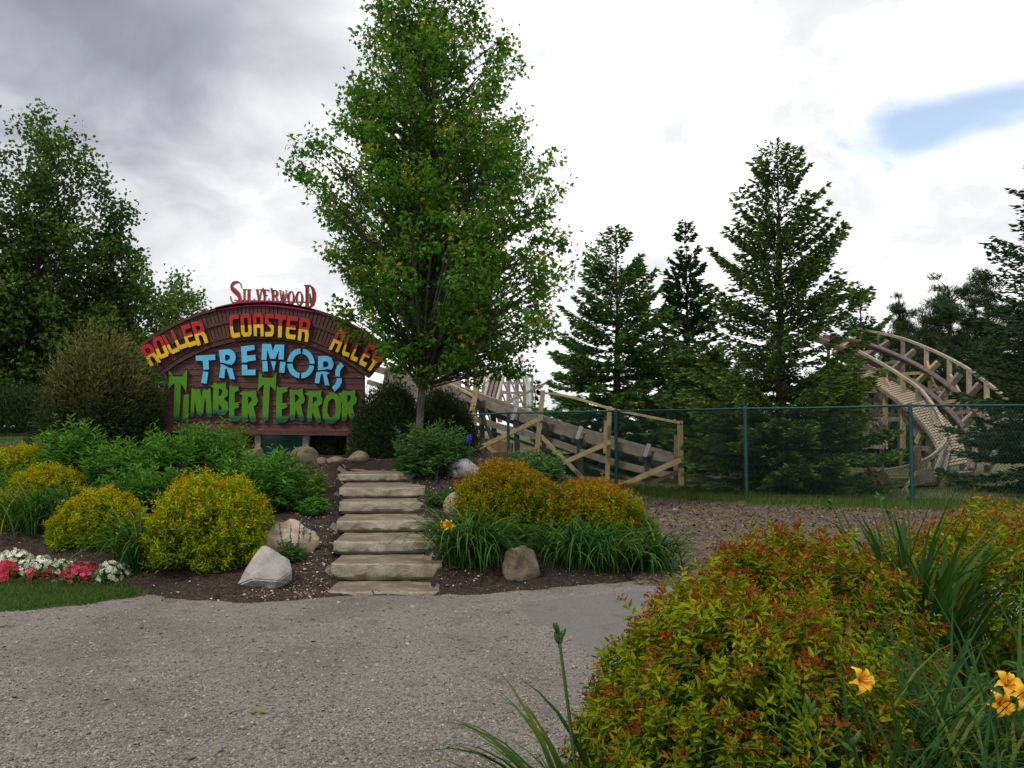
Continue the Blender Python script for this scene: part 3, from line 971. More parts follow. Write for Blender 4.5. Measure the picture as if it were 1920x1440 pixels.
    def glyph(ch, fn, TL, TR, BL, BR, depth=.06):
        o, hs = GLY[ch]
        TL, TR, BL, BR = (np.array(fn(*c)) for c in (TL, TR, BL, BR))
        def mp(x, y): return tuple(BL * (1 - x) * (1 - y) + BR * x * (1 - y) + TL * (1 - x) * y + TR * x * y)
        ctr = (TL + TR + BL + BR) / 4; upv = ((TL + TR) - (BL + BR)) / 2
        rise = lambda px, py: float(((np.array([px, py]) - ctr) @ upv) / (upv @ upv) + .5)
        L = obj_letter(ch, [mp(*q) for q in o], [[mp(*q) for q in h] for h in hs], .14, depth, M_RY, M_RYE, rise)
        return L
    def obj_letter(ch, outer, holes, front, depth, mf, ms, rise=None, label=None):
        o = solid_poly('letter', outer, holes, front, depth, mf, ms, S, rise)
        return o
    for ch, c in (('R', ((60, 740), (225, 672), (225, 1022), (385, 960))), ('O', ((245, 620), (375, 560), (355, 925), (520, 860))),
                  ('L', ((392, 568), (520, 518), (535, 850), (662, 795))), ('L', ((525, 492), (640, 455), (645, 785), (782, 735))),
                  ('E', ((678, 425), (805, 390), (775, 750), (918, 700))), ('R', ((825, 372), (990, 345), (925, 720), (1088, 668)))):
        glyph(ch, zR, *c)
    for ch, c in (('C', ((716, 342), (782, 336), (733, 502), (795, 492))), ('O', ((795, 335), (866, 330), (803, 492), (875, 487))),
                  ('A', ((880, 330), (952, 326), (888, 486), (955, 488))), ('S', ((962, 330), (1026, 334), (966, 490), (1024, 488))),
                  ('T', ((1032, 336), (1112, 344), (1026, 492), (1104, 500))), ('E', ((1118, 345), (1194, 354), (1104, 502), (1170, 510))),
                  ('R', ((1203, 356), (1280, 370), (1188, 515), (1258, 527)))):
        glyph(ch, z1, *c)
    for ch, c in (('A', ((620, 472), (742, 512), (475, 768), (618, 818))), ('L', ((765, 545), (860, 580), (662, 850), (772, 888))),
                  ('L', ((925, 612), (1010, 640), (785, 915), (890, 960))), ('E', ((1075, 685), (1175, 730), (912, 985), (1018, 1035))),
                  ('Y', ((1185, 765), (1330, 835), (1005, 1060), (1150, 1110)))):
        glyph(ch, zY, *c)
    # blue TREMORS: pale face on a navy backing, each letter cracked in pieces
    def blue(fn, pieces):
        L = None
        for outer, holes in pieces:
            o2 = [fn(*q) for q in outer]; h2 = [[fn(*q) for q in h] for h in holes]
            if L is None:
                L = solid_poly('letter', offset(o2, .95), [offset(h, -.75) for h in h2], .075, .04, M_NAVY, M_NAVY, S)
            else:
                solid_poly('backing', offset(o2, .95), [offset(h, -.75) for h in h2], .075, .04, M_NAVY, M_NAVY, L)
            solid_poly('face', o2, h2, .10, .024, M_BLUE, M_NAVY, L)
    blue(zC, [([(130, 395), (565, 370), (570, 485), (415, 500), (425, 700), (305, 705), (285, 510), (135, 505)], []), ([(300, 745), (415, 760), (370, 1020), (250, 1000)], [])])
    blue(zC, [([(645, 270), (870, 245), (950, 275), (1010, 340), (1025, 430), (1010, 510), (940, 600), (830, 580), (740, 550), (680, 545)], [[(785, 375), (850, 370), (900, 410), (885, 470), (830, 510), (790, 500)]]),
              ([(690, 580), (760, 600), (860, 660), (950, 680), (1010, 920), (900, 915), (820, 680), (790, 690), (770, 900), (650, 885), (680, 700)], [])])
    blue(zC, [([(1140, 190), (1440, 155), (1450, 260), (1270, 295), (1280, 395), (1465, 375), (1475, 495), (1290, 520), (1270, 545), (1165, 545)], []),
              ([(1160, 595), (1280, 600), (1285, 705), (1470, 705), (1465, 830), (1160, 830)], [])])
    blue(zD, [([(55, 130), (255, 130), (290, 290), (345, 145), (550, 145), (535, 480), (420, 475), (430, 270), (345, 465), (235, 460), (175, 260), (150, 490), (40, 490)], []),
              ([(60, 520), (170, 510), (185, 745), (70, 750)], []), ([(250, 515), (365, 525), (315, 745)], []), ([(460, 525), (580, 540), (550, 780), (435, 765)], [])])
    def ring(a0, a1):
        k = 9
        t = [math.radians(a0 + (a1 - a0) * i / k) for i in range(k + 1)]
        return [(920 + 305 * math.cos(x), 566 - 335 * math.sin(x)) for x in t] + [(925 + 192 * math.cos(x), 566 - 217 * math.sin(x)) for x in t[::-1]]
    blue(zD, [(ring(92, 173), []), (ring(-2, 80), []), (ring(182, 262), []), (ring(272, 350), [])])
    blue(zD, [([(1310, 405), (1520, 400), (1610, 450), (1650, 550), (1640, 640), (1600, 710), (1520, 690), (1400, 710), (1300, 720)], [[(1420, 520), (1500, 520), (1540, 570), (1530, 640), (1420, 660)]]),
              ([(1270, 765), (1400, 745), (1500, 750), (1565, 785), (1500, 820), (1560, 1060), (1460, 1050), (1410, 800), (1370, 800), (1330, 1015), (1230, 1000)], [])])
    blue(zD, [([(1810, 540), (1885, 620), (1815, 700), (1790, 760), (1800, 860), (1695, 855), (1690, 740), (1720, 640)], []),
              ([(1725, 895), (1830, 895), (1835, 980), (1790, 1090), (1680, 1195), (1615, 1095), (1680, 1040), (1715, 970)], [])])
    # green TIMBER TERROR
    def green(fn, outer, holes=()):
        o2 = [fn(*q) for q in outer]
        y0, y1 = min(q[1] for q in o2), max(q[1] for q in o2)
        hgt = 62.0
        solid_poly('letter', o2, [[fn(*q) for q in h] for h in holes], .095, .05, M_GREEN, M_GREEN_E, S, lambda px, py: (y1 - py) / hgt)
    green(zA, [(105, 60), (130, 95), (148, 75), (185, 165), (370, 165), (395, 105), (455, 45), (447, 250), (435, 455), (370, 350), (330, 300), (325, 600), (300, 1005), (270, 985), (250, 1020), (225, 985), (190, 1000), (205, 600), (220, 290), (165, 330), (95, 410), (110, 200)])
    green(zA, [(385, 520), (475, 505), (485, 530), (470, 1030), (445, 1055), (430, 1030), (415, 1060), (385, 1020), (360, 1030), (375, 700)])
    green(zA, [(540, 370), (580, 420), (600, 395), (625, 430), (655, 400), (690, 415), (725, 560), (745, 430), (800, 395), (815, 430), (885, 375), (905, 640), (918, 930), (880, 945), (860, 920), (820, 935), (805, 640), (785, 560), (750, 880), (700, 930), (670, 890), (640, 900), (595, 610), (580, 910), (550, 930), (515, 915), (520, 640)])
    green(zA, [(945, 280), (1010, 300), (1060, 310), (1190, 280), (1185, 370), (1225, 460), (1215, 530), (1145, 585), (1215, 660), (1235, 800), (1170, 890), (1060, 905), (1010, 860), (930, 880), (935, 640), (950, 390), (890, 345), (950, 320)],
          [[(1045, 395), (1100, 410), (1120, 440), (1090, 520), (1045, 540)], [(1050, 690), (1110, 760), (1100, 800), (1040, 800)]])
    green(zA, [(1250, 330), (1300, 360), (1445, 355), (1400, 380), (1440, 400), (1400, 410), (1435, 430), (1390, 445), (1350, 460), (1345, 660), (1460, 650), (1400, 680), (1450, 695), (1400, 715), (1440, 735), (1380, 765), (1340, 770), (1340, 915), (1480, 920), (1460, 985), (1380, 1015), (1240, 1010), (1240, 640)])
    green(zA, [(1430, 490), (1500, 440), (1570, 455), (1750, 430), (1755, 530), (1785, 620), (1760, 690), (1700, 735), (1740, 900), (1760, 1020), (1700, 1035), (1640, 1010), (1600, 850), (1590, 1010), (1540, 1030), (1480, 1010), (1480, 700), (1490, 520)], [[(1595, 545), (1660, 560), (1665, 620), (1600, 690)]])
    green(zB, [(80, 70), (110, 120), (130, 100), (150, 180), (330, 185), (395, 75), (390, 250), (375, 435), (330, 370), (275, 320), (265, 600), (245, 960), (215, 940), (190, 980), (145, 950), (150, 640), (170, 300), (120, 340), (60, 420), (75, 220)])
    green(zB, [(400, 320), (440, 360), (625, 345), (570, 375), (615, 380), (570, 400), (610, 415), (560, 440), (500, 460), (500, 635), (600, 630), (560, 655), (610, 660), (565, 680), (605, 695), (560, 720), (490, 745), (490, 870), (620, 880), (600, 950), (540, 985), (390, 980), (390, 640)])
    green(zB, [(630, 380), (700, 400), (780, 395), (870, 370), (870, 470), (905, 550), (890, 620), (830, 665), (870, 830), (900, 940), (850, 960), (800, 930), (740, 730), (725, 930), (680, 955), (630, 930), (635, 640)], [[(725, 475), (780, 495), (800, 550), (730, 640)]])
    green(zB, [(895, 465), (960, 440), (985, 415), (1080, 430), (1210, 400), (1190, 500), (1220, 570), (1210, 640), (1140, 695), (1180, 860), (1200, 970), (1150, 995), (1110, 975), (1040, 790), (1025, 955), (980, 980), (940, 955), (955, 700), (975, 520)], [[(1045, 520), (1110, 530), (1120, 570), (1045, 650)]])
    green(zB, [(1290, 490), (1350, 480), (1310, 450), (1400, 440), (1490, 480), (1545, 580), (1550, 760), (1520, 920), (1440, 990), (1370, 1010), (1290, 980), (1225, 900), (1215, 760), (1240, 600)], [[(1310, 700), (1330, 600), (1390, 550), (1440, 580), (1455, 700), (1450, 830), (1400, 890), (1340, 880), (1305, 800)]])
    green(zB, [(1500, 460), (1570, 440), (1580, 405), (1690, 420), (1810, 400), (1800, 490), (1835, 560), (1820, 630), (1755, 690), (1790, 850), (1840, 965), (1780, 985), (1730, 950), (1665, 800), (1650, 945), (1600, 970), (1560, 945), (1565, 640)], [[(1665, 490), (1720, 500), (1725, 560), (1665, 640)]])
    # crimson crest and the serif name standing on it
    solid_poly('crest_band', [z1(*q) for q in [(605, 300), (620, 285), (700, 265), (800, 248), (930, 238), (1050, 248), (1200, 275), (1300, 305), (1312, 322), (1200, 303), (1050, 283), (930, 273), (800, 281), (700, 296), (640, 308)]], [], .10, .16, M_CRIM, M_CRIM, S)
    def ell(rx, ry, k=20): return [(.5 + rx * math.cos(2 * math.pi * i / k), .5 + ry * math.sin(2 * math.pi * i / k)) for i in range(k)]
    def ribbon(pts, ws):
        p = smooth_path(np.array(pts), 3)[:, :2]
        w = np.interp(np.linspace(0, 1, len(p)), np.linspace(0, 1, len(ws)), ws)
        t = unit(np.gradient(p, axis=0)); nr = np.column_stack([-t[:, 1], t[:, 0]])
        return [tuple(q) for q in np.vstack([p + nr * w[:, None] / 2, (p - nr * w[:, None] / 2)[::-1]])]
    Sg = ribbon([(.93, .70), (.86, .90), (.55, .98), (.22, .89), (.18, .70), (.42, .56), (.68, .42), (.82, .24), (.66, .06), (.38, .03), (.14, .12), (.05, .34)], [.05, .07, .10, .15, .22, .27, .27, .21, .14, .09, .07, .05])
    SER = {
        'S': (Sg, []),
        'I': ([(0, 0), (1, 0), (1, .06), (.74, .08), (.74, .92), (1, .94), (1, 1), (0, 1), (0, .94), (.26, .92), (.26, .08), (0, .06)], []),
        'L': ([(0, 0), (1, 0), (1, .3), (.94, .3), (.85, .08), (.45, .06), (.45, .93), (.6, .95), (.6, 1), (0, 1), (0, .95), (.15, .93), (.15, .07), (0, .05)], []),
        'V': ([(0, 1), (0, .95), (.1, .93), (.42, 0), (.58, 0), (.9, .93), (1, .95), (1, 1), (.65, 1), (.65, .95), (.78, .93), (.58, .3), (.38, .93), (.5, .95), (.5, 1)], []),
        'E': ([(0, 0), (1, 0), (1, .28), (.93, .28), (.85, .07), (.42, .07), (.42, .47), (.7, .47), (.7, .55), (.42, .55), (.42, .93), (.8, .93), (.88, .75), (.95, .75), (.95, 1), (0, 1), (0, .95), (.12, .93), (.12, .07), (0, .05)], []),
        'R': ([(0, 0), (.5, 0), (.5, .05), (.4, .07), (.4, .48), (.55, .46), (.8, 0), (1, 0), (1, .06), (.78, .48), (.92, .6), (.95, .78), (.85, .94), (.65, 1), (0, 1), (0, .95), (.12, .93), (.12, .07), (0, .05)],
              [[(.4, .56), (.6, .58), (.66, .72), (.62, .88), (.55, .93), (.4, .93)]]),
        'W': ([(0, 1), (0, .95), (.06, .93), (.27, 0), (.38, 0), (.5, .5), (.63, 0), (.74, 0), (.94, .93), (1, .95), (1, 1), (.78, 1), (.78, .95), (.86, .93), (.71, .32), (.57, .94), (.45, .94), (.34, .32), (.21, .93), (.29, .95), (.29, 1)], []),
        'O': (ell(.5, .5), [ell(.22, .42)]),
        'D': ([(0, 0), (.55, 0), (.85, .12), (1, .35), (1, .65), (.85, .88), (.55, 1), (0, 1), (0, .95), (.12, .93), (.12, .07), (0, .05)], [[(.4, .06), (.52, .07), (.66, .25), (.7, .5), (.66, .75), (.52, .93), (.4, .94)]]),
    }
    for ch, (x0, x1, yt, yb) in (('S', (120, 358, 85, 508)), ('I', (365, 428, 228, 495)), ('L', (436, 590, 230, 487)), ('V', (608, 738, 232, 470)), ('E', (748, 868, 236, 462)),
                                 ('R', (900, 1045, 242, 480)), ('W', (1052, 1205, 248, 498)), ('O', (1215, 1348, 262, 520)), ('O', (1362, 1512, 268, 540)), ('D', (1525, 1748, 150, 580))):
        o, hs = SER[ch]
        mp = lambda x, y: zE(x0 + (x1 - x0) * x, yb + (yt - yb) * y)
        solid_poly('letter', [mp(*q) for q in o], [[mp(*q) for q in h] for h in hs], .05, .07, M_RUST_RED, M_CREAM, S)
    # struts that hold the name up from behind
    for u in (250, 720, 880, 1180, 1600):
        t = P(*zE(u, 190 if u in (720, 880) else 300), YS); b = P(*zE(u + 30, 520), YS)
        board('name_strut', (t[0], YS + .06, t[2]), (b[0], YS + .16, b[2]), .03, .05, M_GREYW, S)
    a, b = P(*zE(180, 430), YS), P(*zE(1680, 470), YS)
    board('name_rail', (a[0], YS + .05, a[2]), (b[0], YS + .05, b[2]), .025, .03, M_GREYW, S)

def pane_mat():
    m, N, out = new_mat('teal_glass')
    p = N.n('ShaderNodeBsdfPrincipled', inp={'Base Color': (.012, .05, .05, 1), 'Roughness': .12, 'Specular IOR Level': .6})
    t = N.n('ShaderNodeBsdfTransparent', inp={'Color': (.45, .65, .62, 1)})
    x = N.n('ShaderNodeMixShader'); x.inputs[0].default_value = .3
    N.l(p.outputs[0], x.inputs[1]); N.l(t.outputs[0], x.inputs[2]); N.l(x.outputs[0], out.inputs[0])
    return m
M_PANE = pane_mat()
build_sign()

# ------------------------------------------------------------------ chain link fence
M_FPOST = solid_mat('green_vinyl', [(.3, (.006, .042, .038)), (.7, (.012, .062, .055))], 12, 0.5, 0.1, 60)
def fence():
    F0 = thing('chain_link_fence', 'dark green chain link fence between the mulch bank and the coaster', 'fence', at(4.6, 15.55))
    tops = []
    for i, (x, y) in enumerate(FENCE):
        g = at(x, y)
        V, Q = [], []
        zt = 1.98 + (0.03 if x > 6 else 0)
        if i < 2: zt = g[2] + 1.75
        tube(V, Q, [(x, y, g[2] - .3), (x, y, zt - .02)], .038, 10)
        po = obj('post', tubes_mesh('post', V, Q), M_FPOST, F0)
        V, Q = [], []
        tube(V, Q, [(x, y, zt - .03), (x, y, zt + .02), (x, y, zt + .045), (x, y, zt + .05)], [.045, .046, .03, .004], 10)
        cp_ = obj('cap', tubes_mesh('cap', V, Q), M_FPOST, po)
        cp_.location = (0, 0, 0)
        tops.append(np.array([x, y, zt]))
    for a, b in zip(tops, tops[1:]):
        V, Q = [], []
        mid = (a + b) / 2 + np.array([0, 0, -.012])
        tube(V, Q, smooth_path([a, mid, b], 4), .021, 8)
        obj('top_rail', tubes_mesh('top_rail', V, Q), M_FPOST, F0)
    # woven wire, one mesh per bay
    for a, b in zip(tops[1:-1], tops[2:]):
        ln = np.linalg.norm(b[:2] - a[:2]); c = 0.056
        m = int(ln / c)
        V, Q = [], []
        k = int(1.80 / (c / 1.0))
        base = 0
        d = unit((b - a)); nr = unit(np.array([d[1], -d[0], 0]))
        zz = np.arange(k + 1) * c
        for i in range(m):
            sgn = np.where(np.arange(k + 1) % 2 == 0, 0.0, 1.0)
            s = (i + sgn) * c
            s = np.clip(s, 0, ln)
            pts = a + d * s[:, None]
            g = H(pts[:, 0], pts[:, 1]) + .02
            zt = a[2] + (b[2] - a[2]) * s / ln - .02
            pts = np.column_stack([pts[:, :2] + nr[:2] * (np.where(np.arange(k + 1) % 2 == 0, .004, -.004))[:, None], np.maximum(zt - zz, g)])
            tube(V, Q, pts, .0056, 3)
        o = obj('wire_mesh', tubes_mesh('wire_mesh', V, Q), M_FPOST, F0)
        o['kind'] = 'stuff'
fence()

# ------------------------------------------------------------------ wooden coaster
def timber(name, a, b, c, stretch=(1, 1, 1)):
    return solid_mat(name, [(.28, a), (.5, b), (.75, c)], 6, .85, .4, 45, stretch, bdist=0.008,
                     extra=lambda N, v, col: N.mix(N.maprange(N.noise(v, 2.2, 5, .7), .52, .75, 0, .5), col, tuple(x * .55 for x in a)))
M_TAN = timber('new_lumber', (.22, .165, .075), (.31, .245, .12), (.39, .32, .17))
M_GREY = timber('weathered_lumber', (.10, .084, .068), (.165, .14, .116), (.235, .205, .172))
M_DARK = timber('dark_lumber', (.022, .019, .018), (.04, .034, .031), (.065, .055, .05))
M_BROWN = timber('brown_rail', (.075, .055, .049), (.12, .092, .082), (.17, .135, .122))
M_RUSTW = timber('rusty_board', (.12, .06, .03), (.19, .10, .05), (.25, .15, .085))
M_PALE = timber('pale_handrail', (.20, .17, .125), (.29, .255, .195), (.385, .345, .275))
M_SLAT = timber('walkway_lumber', (.20, .155, .11), (.28, .225, .165), (.36, .30, .23))
M_STEEL = solid_mat('galvanised', [(.3, (.36, .38, .39)), (.7, (.5, .52, .53))], 10, .45, .1, 50, metallic=.5)
M_FARW = timber('far_lumber', (.17, .135, .115), (.26, .21, .18), (.34, .29, .25))
M_MINT = solid_mat('mint_steel', [(.3, (.42, .55, .48)), (.7, (.52, .64, .58))], 10, .5, .05, 50)

def PP(l): return np.array([P(*q) for q in l])

def coaster_run():
    T = thing('coaster_track', 'weathered wooden coaster track dropping from the sign towards the spruces', 'coaster track', at(.5, 22.5))
    rail = smooth_path(PP([(690, 688, 28.4), (796, 718, 26.6), (896, 753, 24.4), (1017, 796, 22.5), (1089, 818, 21.6), (1150, 835, 20.9), (1268, 863, 20.1), (1400, 886, 20.0), (1500, 894, 19.7)]), 6)
    t = unit(np.gradient(rail, axis=0)); side = unit(np.column_stack([t[:, 1], -t[:, 0], 0 * t[:, 0]]))
    far = rail - side * 1.15 * np.sign(-side[:, 1:2] + 1e-6) * -1
    far = rail + np.column_stack([np.abs(side[:, 0]) * .5 + .2, np.abs(side[:, 1]) * 1.0 + .3, 0 * side[:, 0]])
    obj('running_rail', beam_path('rail', rail, .16, .21), M_GREY, T)
    obj('steel_strip', beam_path('strip', rail + (0, 0, .118), .10, .018), M_BROWN, T)
    obj('running_rail', beam_path('rail', far, .16, .21), M_GREY, T)
    low = smooth_path(PP([(690, 716, 28.3), (796, 748, 26.5), (905, 790, 24.2), (1017, 822, 22.4), (1153, 868, 20.8), (1274, 893, 20.0), (1400, 902, 19.9)]), 6)
    obj('ledger_beam', beam_path('ledger', low, .10, .17), M_GREY, T)
    low2 = smooth_path(PP([(796, 762, 27), (911, 806, 24.6), (1030, 845, 22.7), (1153, 889, 21), (1260, 912, 20.2)]), 6)
    obj('ledger_beam', beam_path('ledger', low2, .07, .08), M_GREY, T)
    low3 = smooth_path(PP([(905, 768, 24.9), (1017, 810, 22.9), (1153, 852, 21.3), (1290, 880, 20.5)]), 6)
    obj('stringer', beam_path('stringer', low3, .14, .15), M_DARK, T)
    for i in range(3, len(rail) - 2, 2):
        a = rail[i] + (0, 0, -.16); b = far[i] + (0, 0, -.16)
        e = unit(b - a)
        board('tie', a - e * .12, b + e * .3, .12, .13, M_DARK, T)
    # leaning and upright posts of new lumber, handrail, braces
    def pst(x0, y0, x1, y1, Y, w=.13, mat=M_TAN, h=None):
        a, b = P(x0, y0, Y), P(x1, y1, Y)
        return board('post', b, a, w, h or w * .8, mat, T, (0, 1, 0))
    pst(899, 706, 872, 830, 23.9, .15); pst(891, 775, 889, 852, 23.8, .11)
    pst(1018, 732, 1006, 850, 21.9, .13); pst(1021, 790, 1019, 868, 22.2, .12, M_DARK)
    pst(1143, 762, 1138, 912, 20.5, .11); pst(1136, 788, 1134, 850, 20.35, .08)
    pst(1275, 789, 1278, 926, 19.5, .12); pst(1268, 815, 1267, 925, 19.75, .10, M_GREY)
    for x, y0, y1, Y in ((902, 755, 850, 24.3), (968, 790, 880, 23.2), (1086, 822, 902, 21.5), (1213, 855, 918, 20.3), (925, 770, 862, 24.6), (1040, 815, 890, 22.6)):
        pst(x, y0, x + 3, y1, Y, .16, M_DARK)
    board('brace', P(893, 748, 24.2), P(925, 830, 24.0), .12, .2, M_DARK, T, (0, 1, 0))
    for x, y, Y in ((964, 775, 22.95), (1086, 811, 21.35), (1213, 844, 20.15)):
        board('steel_plate', P(x + 4, y - 12, Y), P(x - 4, y + 12, Y), .10, .03, M_STEEL, T, (0, 1, 0))
    def hr(l, mat=M_TAN, s=.07):
        obj('handrail', beam_path('handrail', smooth_path(PP(l), 4), s, s * .8), mat, T)
    hr([(829, 714, 26), (862, 729, 25), (897, 747, 24)])
    hr([(1017, 737, 21.95), (1050, 740, 21.5), (1095, 751, 21), (1144, 766, 20.45), (1210, 780, 20), (1276, 793, 19.45)])
    hr([(1035, 712, 27), (985, 738, 27), (930, 762, 27)], M_TAN, .09)
    for a, b, w in (((890, 844, 23.7), (1017, 784, 21.8), .13), ((1056, 868, 21.2), (1144, 829, 20.3), .12), ((1150, 917, 20.1), (1277, 862, 19.4), .13),
                    ((1183, 920, 20), (1274, 884, 19.6), .09), ((1014, 817, 21.9), (1095, 899, 21.2), .10), ((905, 830, 24.1), (950, 868, 23.6), .10)):
        board('brace', P(*a), P(*b), w * .5, w, M_TAN, T)
    for a, b in (((1140, 905, 20.6), (1278, 925, 19.7)), ((1095, 900, 21.3), (1145, 907, 20.5)), ((1278, 880, 20.2), (1345, 893, 20.1))):
        board('ground_beam', P(*a), P(*b), .15, .22, M_RUSTW, T)
    # mesh wall / skirt boards under the track at the left
    board('skirt_board', P(720, 712, 27.6), P(893, 775, 24.7), .06, .45, M_GREY, T)
    board('skirt_board', P(893, 835, 24.3), P(960, 846, 23.6), .06, .5, M_RUSTW, T)

def coaster_curve():
    T = thing('coaster_curve', 'banked wooden coaster curve with slatted walkway rising right of the big spruce', 'coaster track', at(10.2, 20.5))
    upper = smooth_path(PP([(1545, 633, 31), (1577, 637, 30), (1630, 648, 28.5), (1697, 675, 26.5), (1757, 707, 24.5), (1813, 753, 22.6), (1850, 795, 21.5), (1868, 840, 20.8), (1850, 880, 20.0)]), 6)
    lower = smooth_path(PP([(1530, 636, 30.4), (1570, 650, 29.4), (1610, 668, 28.3), (1663, 690, 26.8), (1730, 727, 24.8), (1770, 760, 23.3), (1807, 803, 21.9), (1828, 845, 20.9), (1820, 885, 20.0)]), 6)
    n = min(len(upper), len(lower))
    bank = unit(upper[:n] - lower[:n]); tt = unit(np.gradient(lower[:n], axis=0)); upv = unit(np.cross(tt, bank))
    upv *= np.sign(upv[:, 2:3])
    for path in (upper[:n], lower[:n]):
        o = obj('running_rail', beam_path('rail', path, .13, .20, upv), M_BROWN, T)
        obj('steel_strip', beam_path('strip', path + upv * .113, .09, .018, upv), M_BROWN, T)
    inner = [(1596, 651, 28.7), (1613, 660, 28), (1657, 684, 26.5), (1690, 705, 25.4), (1723, 728, 24.4), (1747, 757, 23), (1763, 784, 22), (1773, 818, 20.9), (1762, 843, 20.1), (1727, 867, 19.3), (1660, 883, 18.9), (1573, 891, 18.7)]
    obj('inner_handrail', beam_path('handrail', smooth_path(PP(inner), 5), .075, .09), M_PALE, T)
    outer = [(1602, 615, 30), (1648, 624, 28.9), (1693, 635, 27.6), (1737, 652, 26), (1780, 672, 24.6), (1817, 693, 23.5), (1850, 717, 22.5), (1885, 745, 21.5)]
    obj('outer_handrail', beam_path('handrail', smooth_path(PP(outer), 5), .075, .08), M_PALE, T)
    for (x, y, Y), dy in zip(outer, (24, 36, 95, 55, 68, 75, 70, 80)):
        board('handrail_post', P(x, y + dy, Y), P(x, y, Y), .11, .10, M_PALE if x > 1700 else M_GREY, T, (0, 1, 0))
    # ties run under both rails and stick out past the upper one
    stub = [(1620, 625), (1667, 641), (1715, 657), (1760, 679), (1800, 701), (1838, 720), (1858, 745), (1885, 790)]
    Ys = [29.6, 28.2, 26.7, 25.1, 23.7, 22.6, 21.9, 21.2]
    for k, ((x, y), Yq) in enumerate(zip(stub, Ys)):
        tip = P(x, y, Yq + .1)
        j = np.argmin([np.linalg.norm(p - tip) for p in lower[:n]])
        a = lower[j] - upv[j] * .2
        e = unit(tip - a)
        board('tie', a - e * .15, tip, .12, .17, M_GREY if k % 3 else M_TAN, T, tuple(upv[j]))
        b2 = lower[max(0, j - 3)] - upv[j] * .2
        board('cross_brace', b2, a + (tip - a) * .55, .07, .10, M_TAN if k % 2 else M_GREY, T)
    # slatted walkway
    walk = smooth_path(PP([(1600, 680, 28.8), (1630, 698, 27.8), (1668, 722, 26.2), (1713, 754, 24.4), (1745, 784, 23.1), (1768, 812, 22), (1783, 845, 20.9), (1788, 875, 20.1)]), 20)
    seg = np.linalg.norm(np.diff(walk, axis=0), axis=1); s = np.concatenate([[0], np.cumsum(seg)])
    m = int(s[-1] / .19)
    wt = unit(np.gradient(walk, axis=0)); ws = unit(np.column_stack([wt[:, 1], -wt[:, 0], 0 * wt[:, 0]]))
    pl = box_mesh('walkway_plank', -.32, .32, -.065, .065, -.022, .022)
    pl.materials.append(M_SLAT)
    for i in range(m):
        q = (i + .5) * .19
        p = np.array([np.interp(q, s, walk[:, c]) for c in range(3)])
        j = int(np.clip(np.searchsorted(s, q), 0, len(walk) - 1))
        o = bpy.data.objects.new('walkway_plank', pl)
        COL.objects.link(o); o.parent = T
        o.location = Vector(p) - T.location
        X = Vector(ws[j]); Y_ = Vector(wt[j]); Z = X.cross(Y_).normalized()
        if Z.z < 0: Z = -Z; X = -X
        # planks tilt towards the inside of the curve, so their faces show
        R = Matrix((X, Y_, Z)).transposed()
        o.rotation_euler = (R @ Matrix.Rotation(math.radians(-16 if X.x > 0 else 16), 3, 'Y')).to_euler()
    for off in (-.27, .27):
        obj('walkway_stringer', beam_path('stringer', walk + ws * off + (0, 0, -.13), .06, .14), M_GREY, T)
    # upright bents
    def up(x, y0, y1, Y, mat=M_TAN, w=.12):
        board('post', P(x, y1, Y), P(x, y0, Y), w, w, mat, T, (0, 1, 0))
    for x, y0, y1, Y in ((1622, 665, 842, 28), (1660, 684, 842, 26.4), (1693, 706, 846, 25.3), (1722, 728, 880, 24.3), (1643, 700, 842, 27.6), (1741, 745, 858, 23.8)):
        up(x, y0, y1, Y, M_TAN if x in (1660, 1693) else M_GREY)
    for a, b in (((1747, 757, 23), (1758, 835, 22.6)), ((1763, 784, 22), (1766, 838, 21.6)), ((1772, 843, 20.6), (1752, 892, 19.9)), ((1778, 838, 20.7), (1766, 893, 19.9))):
        board('post', P(*b), P(*a), .10, .10, M_PALE, T, (0, 1, 0))
    for a, b in (((1610, 735, 27.5), (1662, 730, 26.4)), ((1605, 787, 27.3), (1700, 786, 25.2)), ((1615, 750, 27.8), (1650, 752, 27)), ((1555, 831, 27), (1660, 838, 25.5)), ((1712, 840, 24), (1795, 842, 22.6)), ((1718, 809, 24.2), (1742, 808, 23.6))):
        board('ledger', P(*a), P(*b), .09, .14, M_GREY, T)
    for a, b in (((1660, 712, 26.3), (1724, 828, 24.4)), ((1632, 778, 27), (1660, 826, 26.4)), ((1694, 768, 25.2), (1722, 826, 24.3)), ((1745, 772, 23.7), (1718, 830, 24.1)), ((1610, 745, 27.6), (1640, 820, 27)),
                 ((1738, 680, 25.8), (1752, 727, 24.9)), ((1782, 705, 24.4), (1800, 740, 23.5)), ((1745, 715, 25.2), (1780, 760, 24))):
        board('diagonal_brace', P(*a), P(*b), .07, .13, M_TAN if a[0] in (1660, 1745, 1738, 1782) else M_GREY, T)
    # braced frame behind the upper rail
    prev = None
    for j in range(2, n - 14, 3):
        q = upper[j]
        g = at(q[0], q[1])
        a = q - np.array([0, 0, .22])
        board('frame_post', (q[0], q[1] + .12, g[2] - .1), a + (0, .12, 0), .10, .10, M_GREY, T, (0, 1, 0))
        if prev is not None:
            for f0, f1 in ((0.1, .75),):
                pa = prev[0] + (prev[1] - prev[0]) * f0; pb = g + (a - g) * f1
                board('frame_brace', pa + (0, .2, 0), pb + (0, .2, 0), .05, .11, M_GREY, T)
            board('frame_ledger', prev[0] + (prev[1] - prev[0]) * .5 + (0, .27, 0), g + (a - g) * .5 + (0, .27, 0), .06, .13, M_GREY, T)
        prev = (g, a)
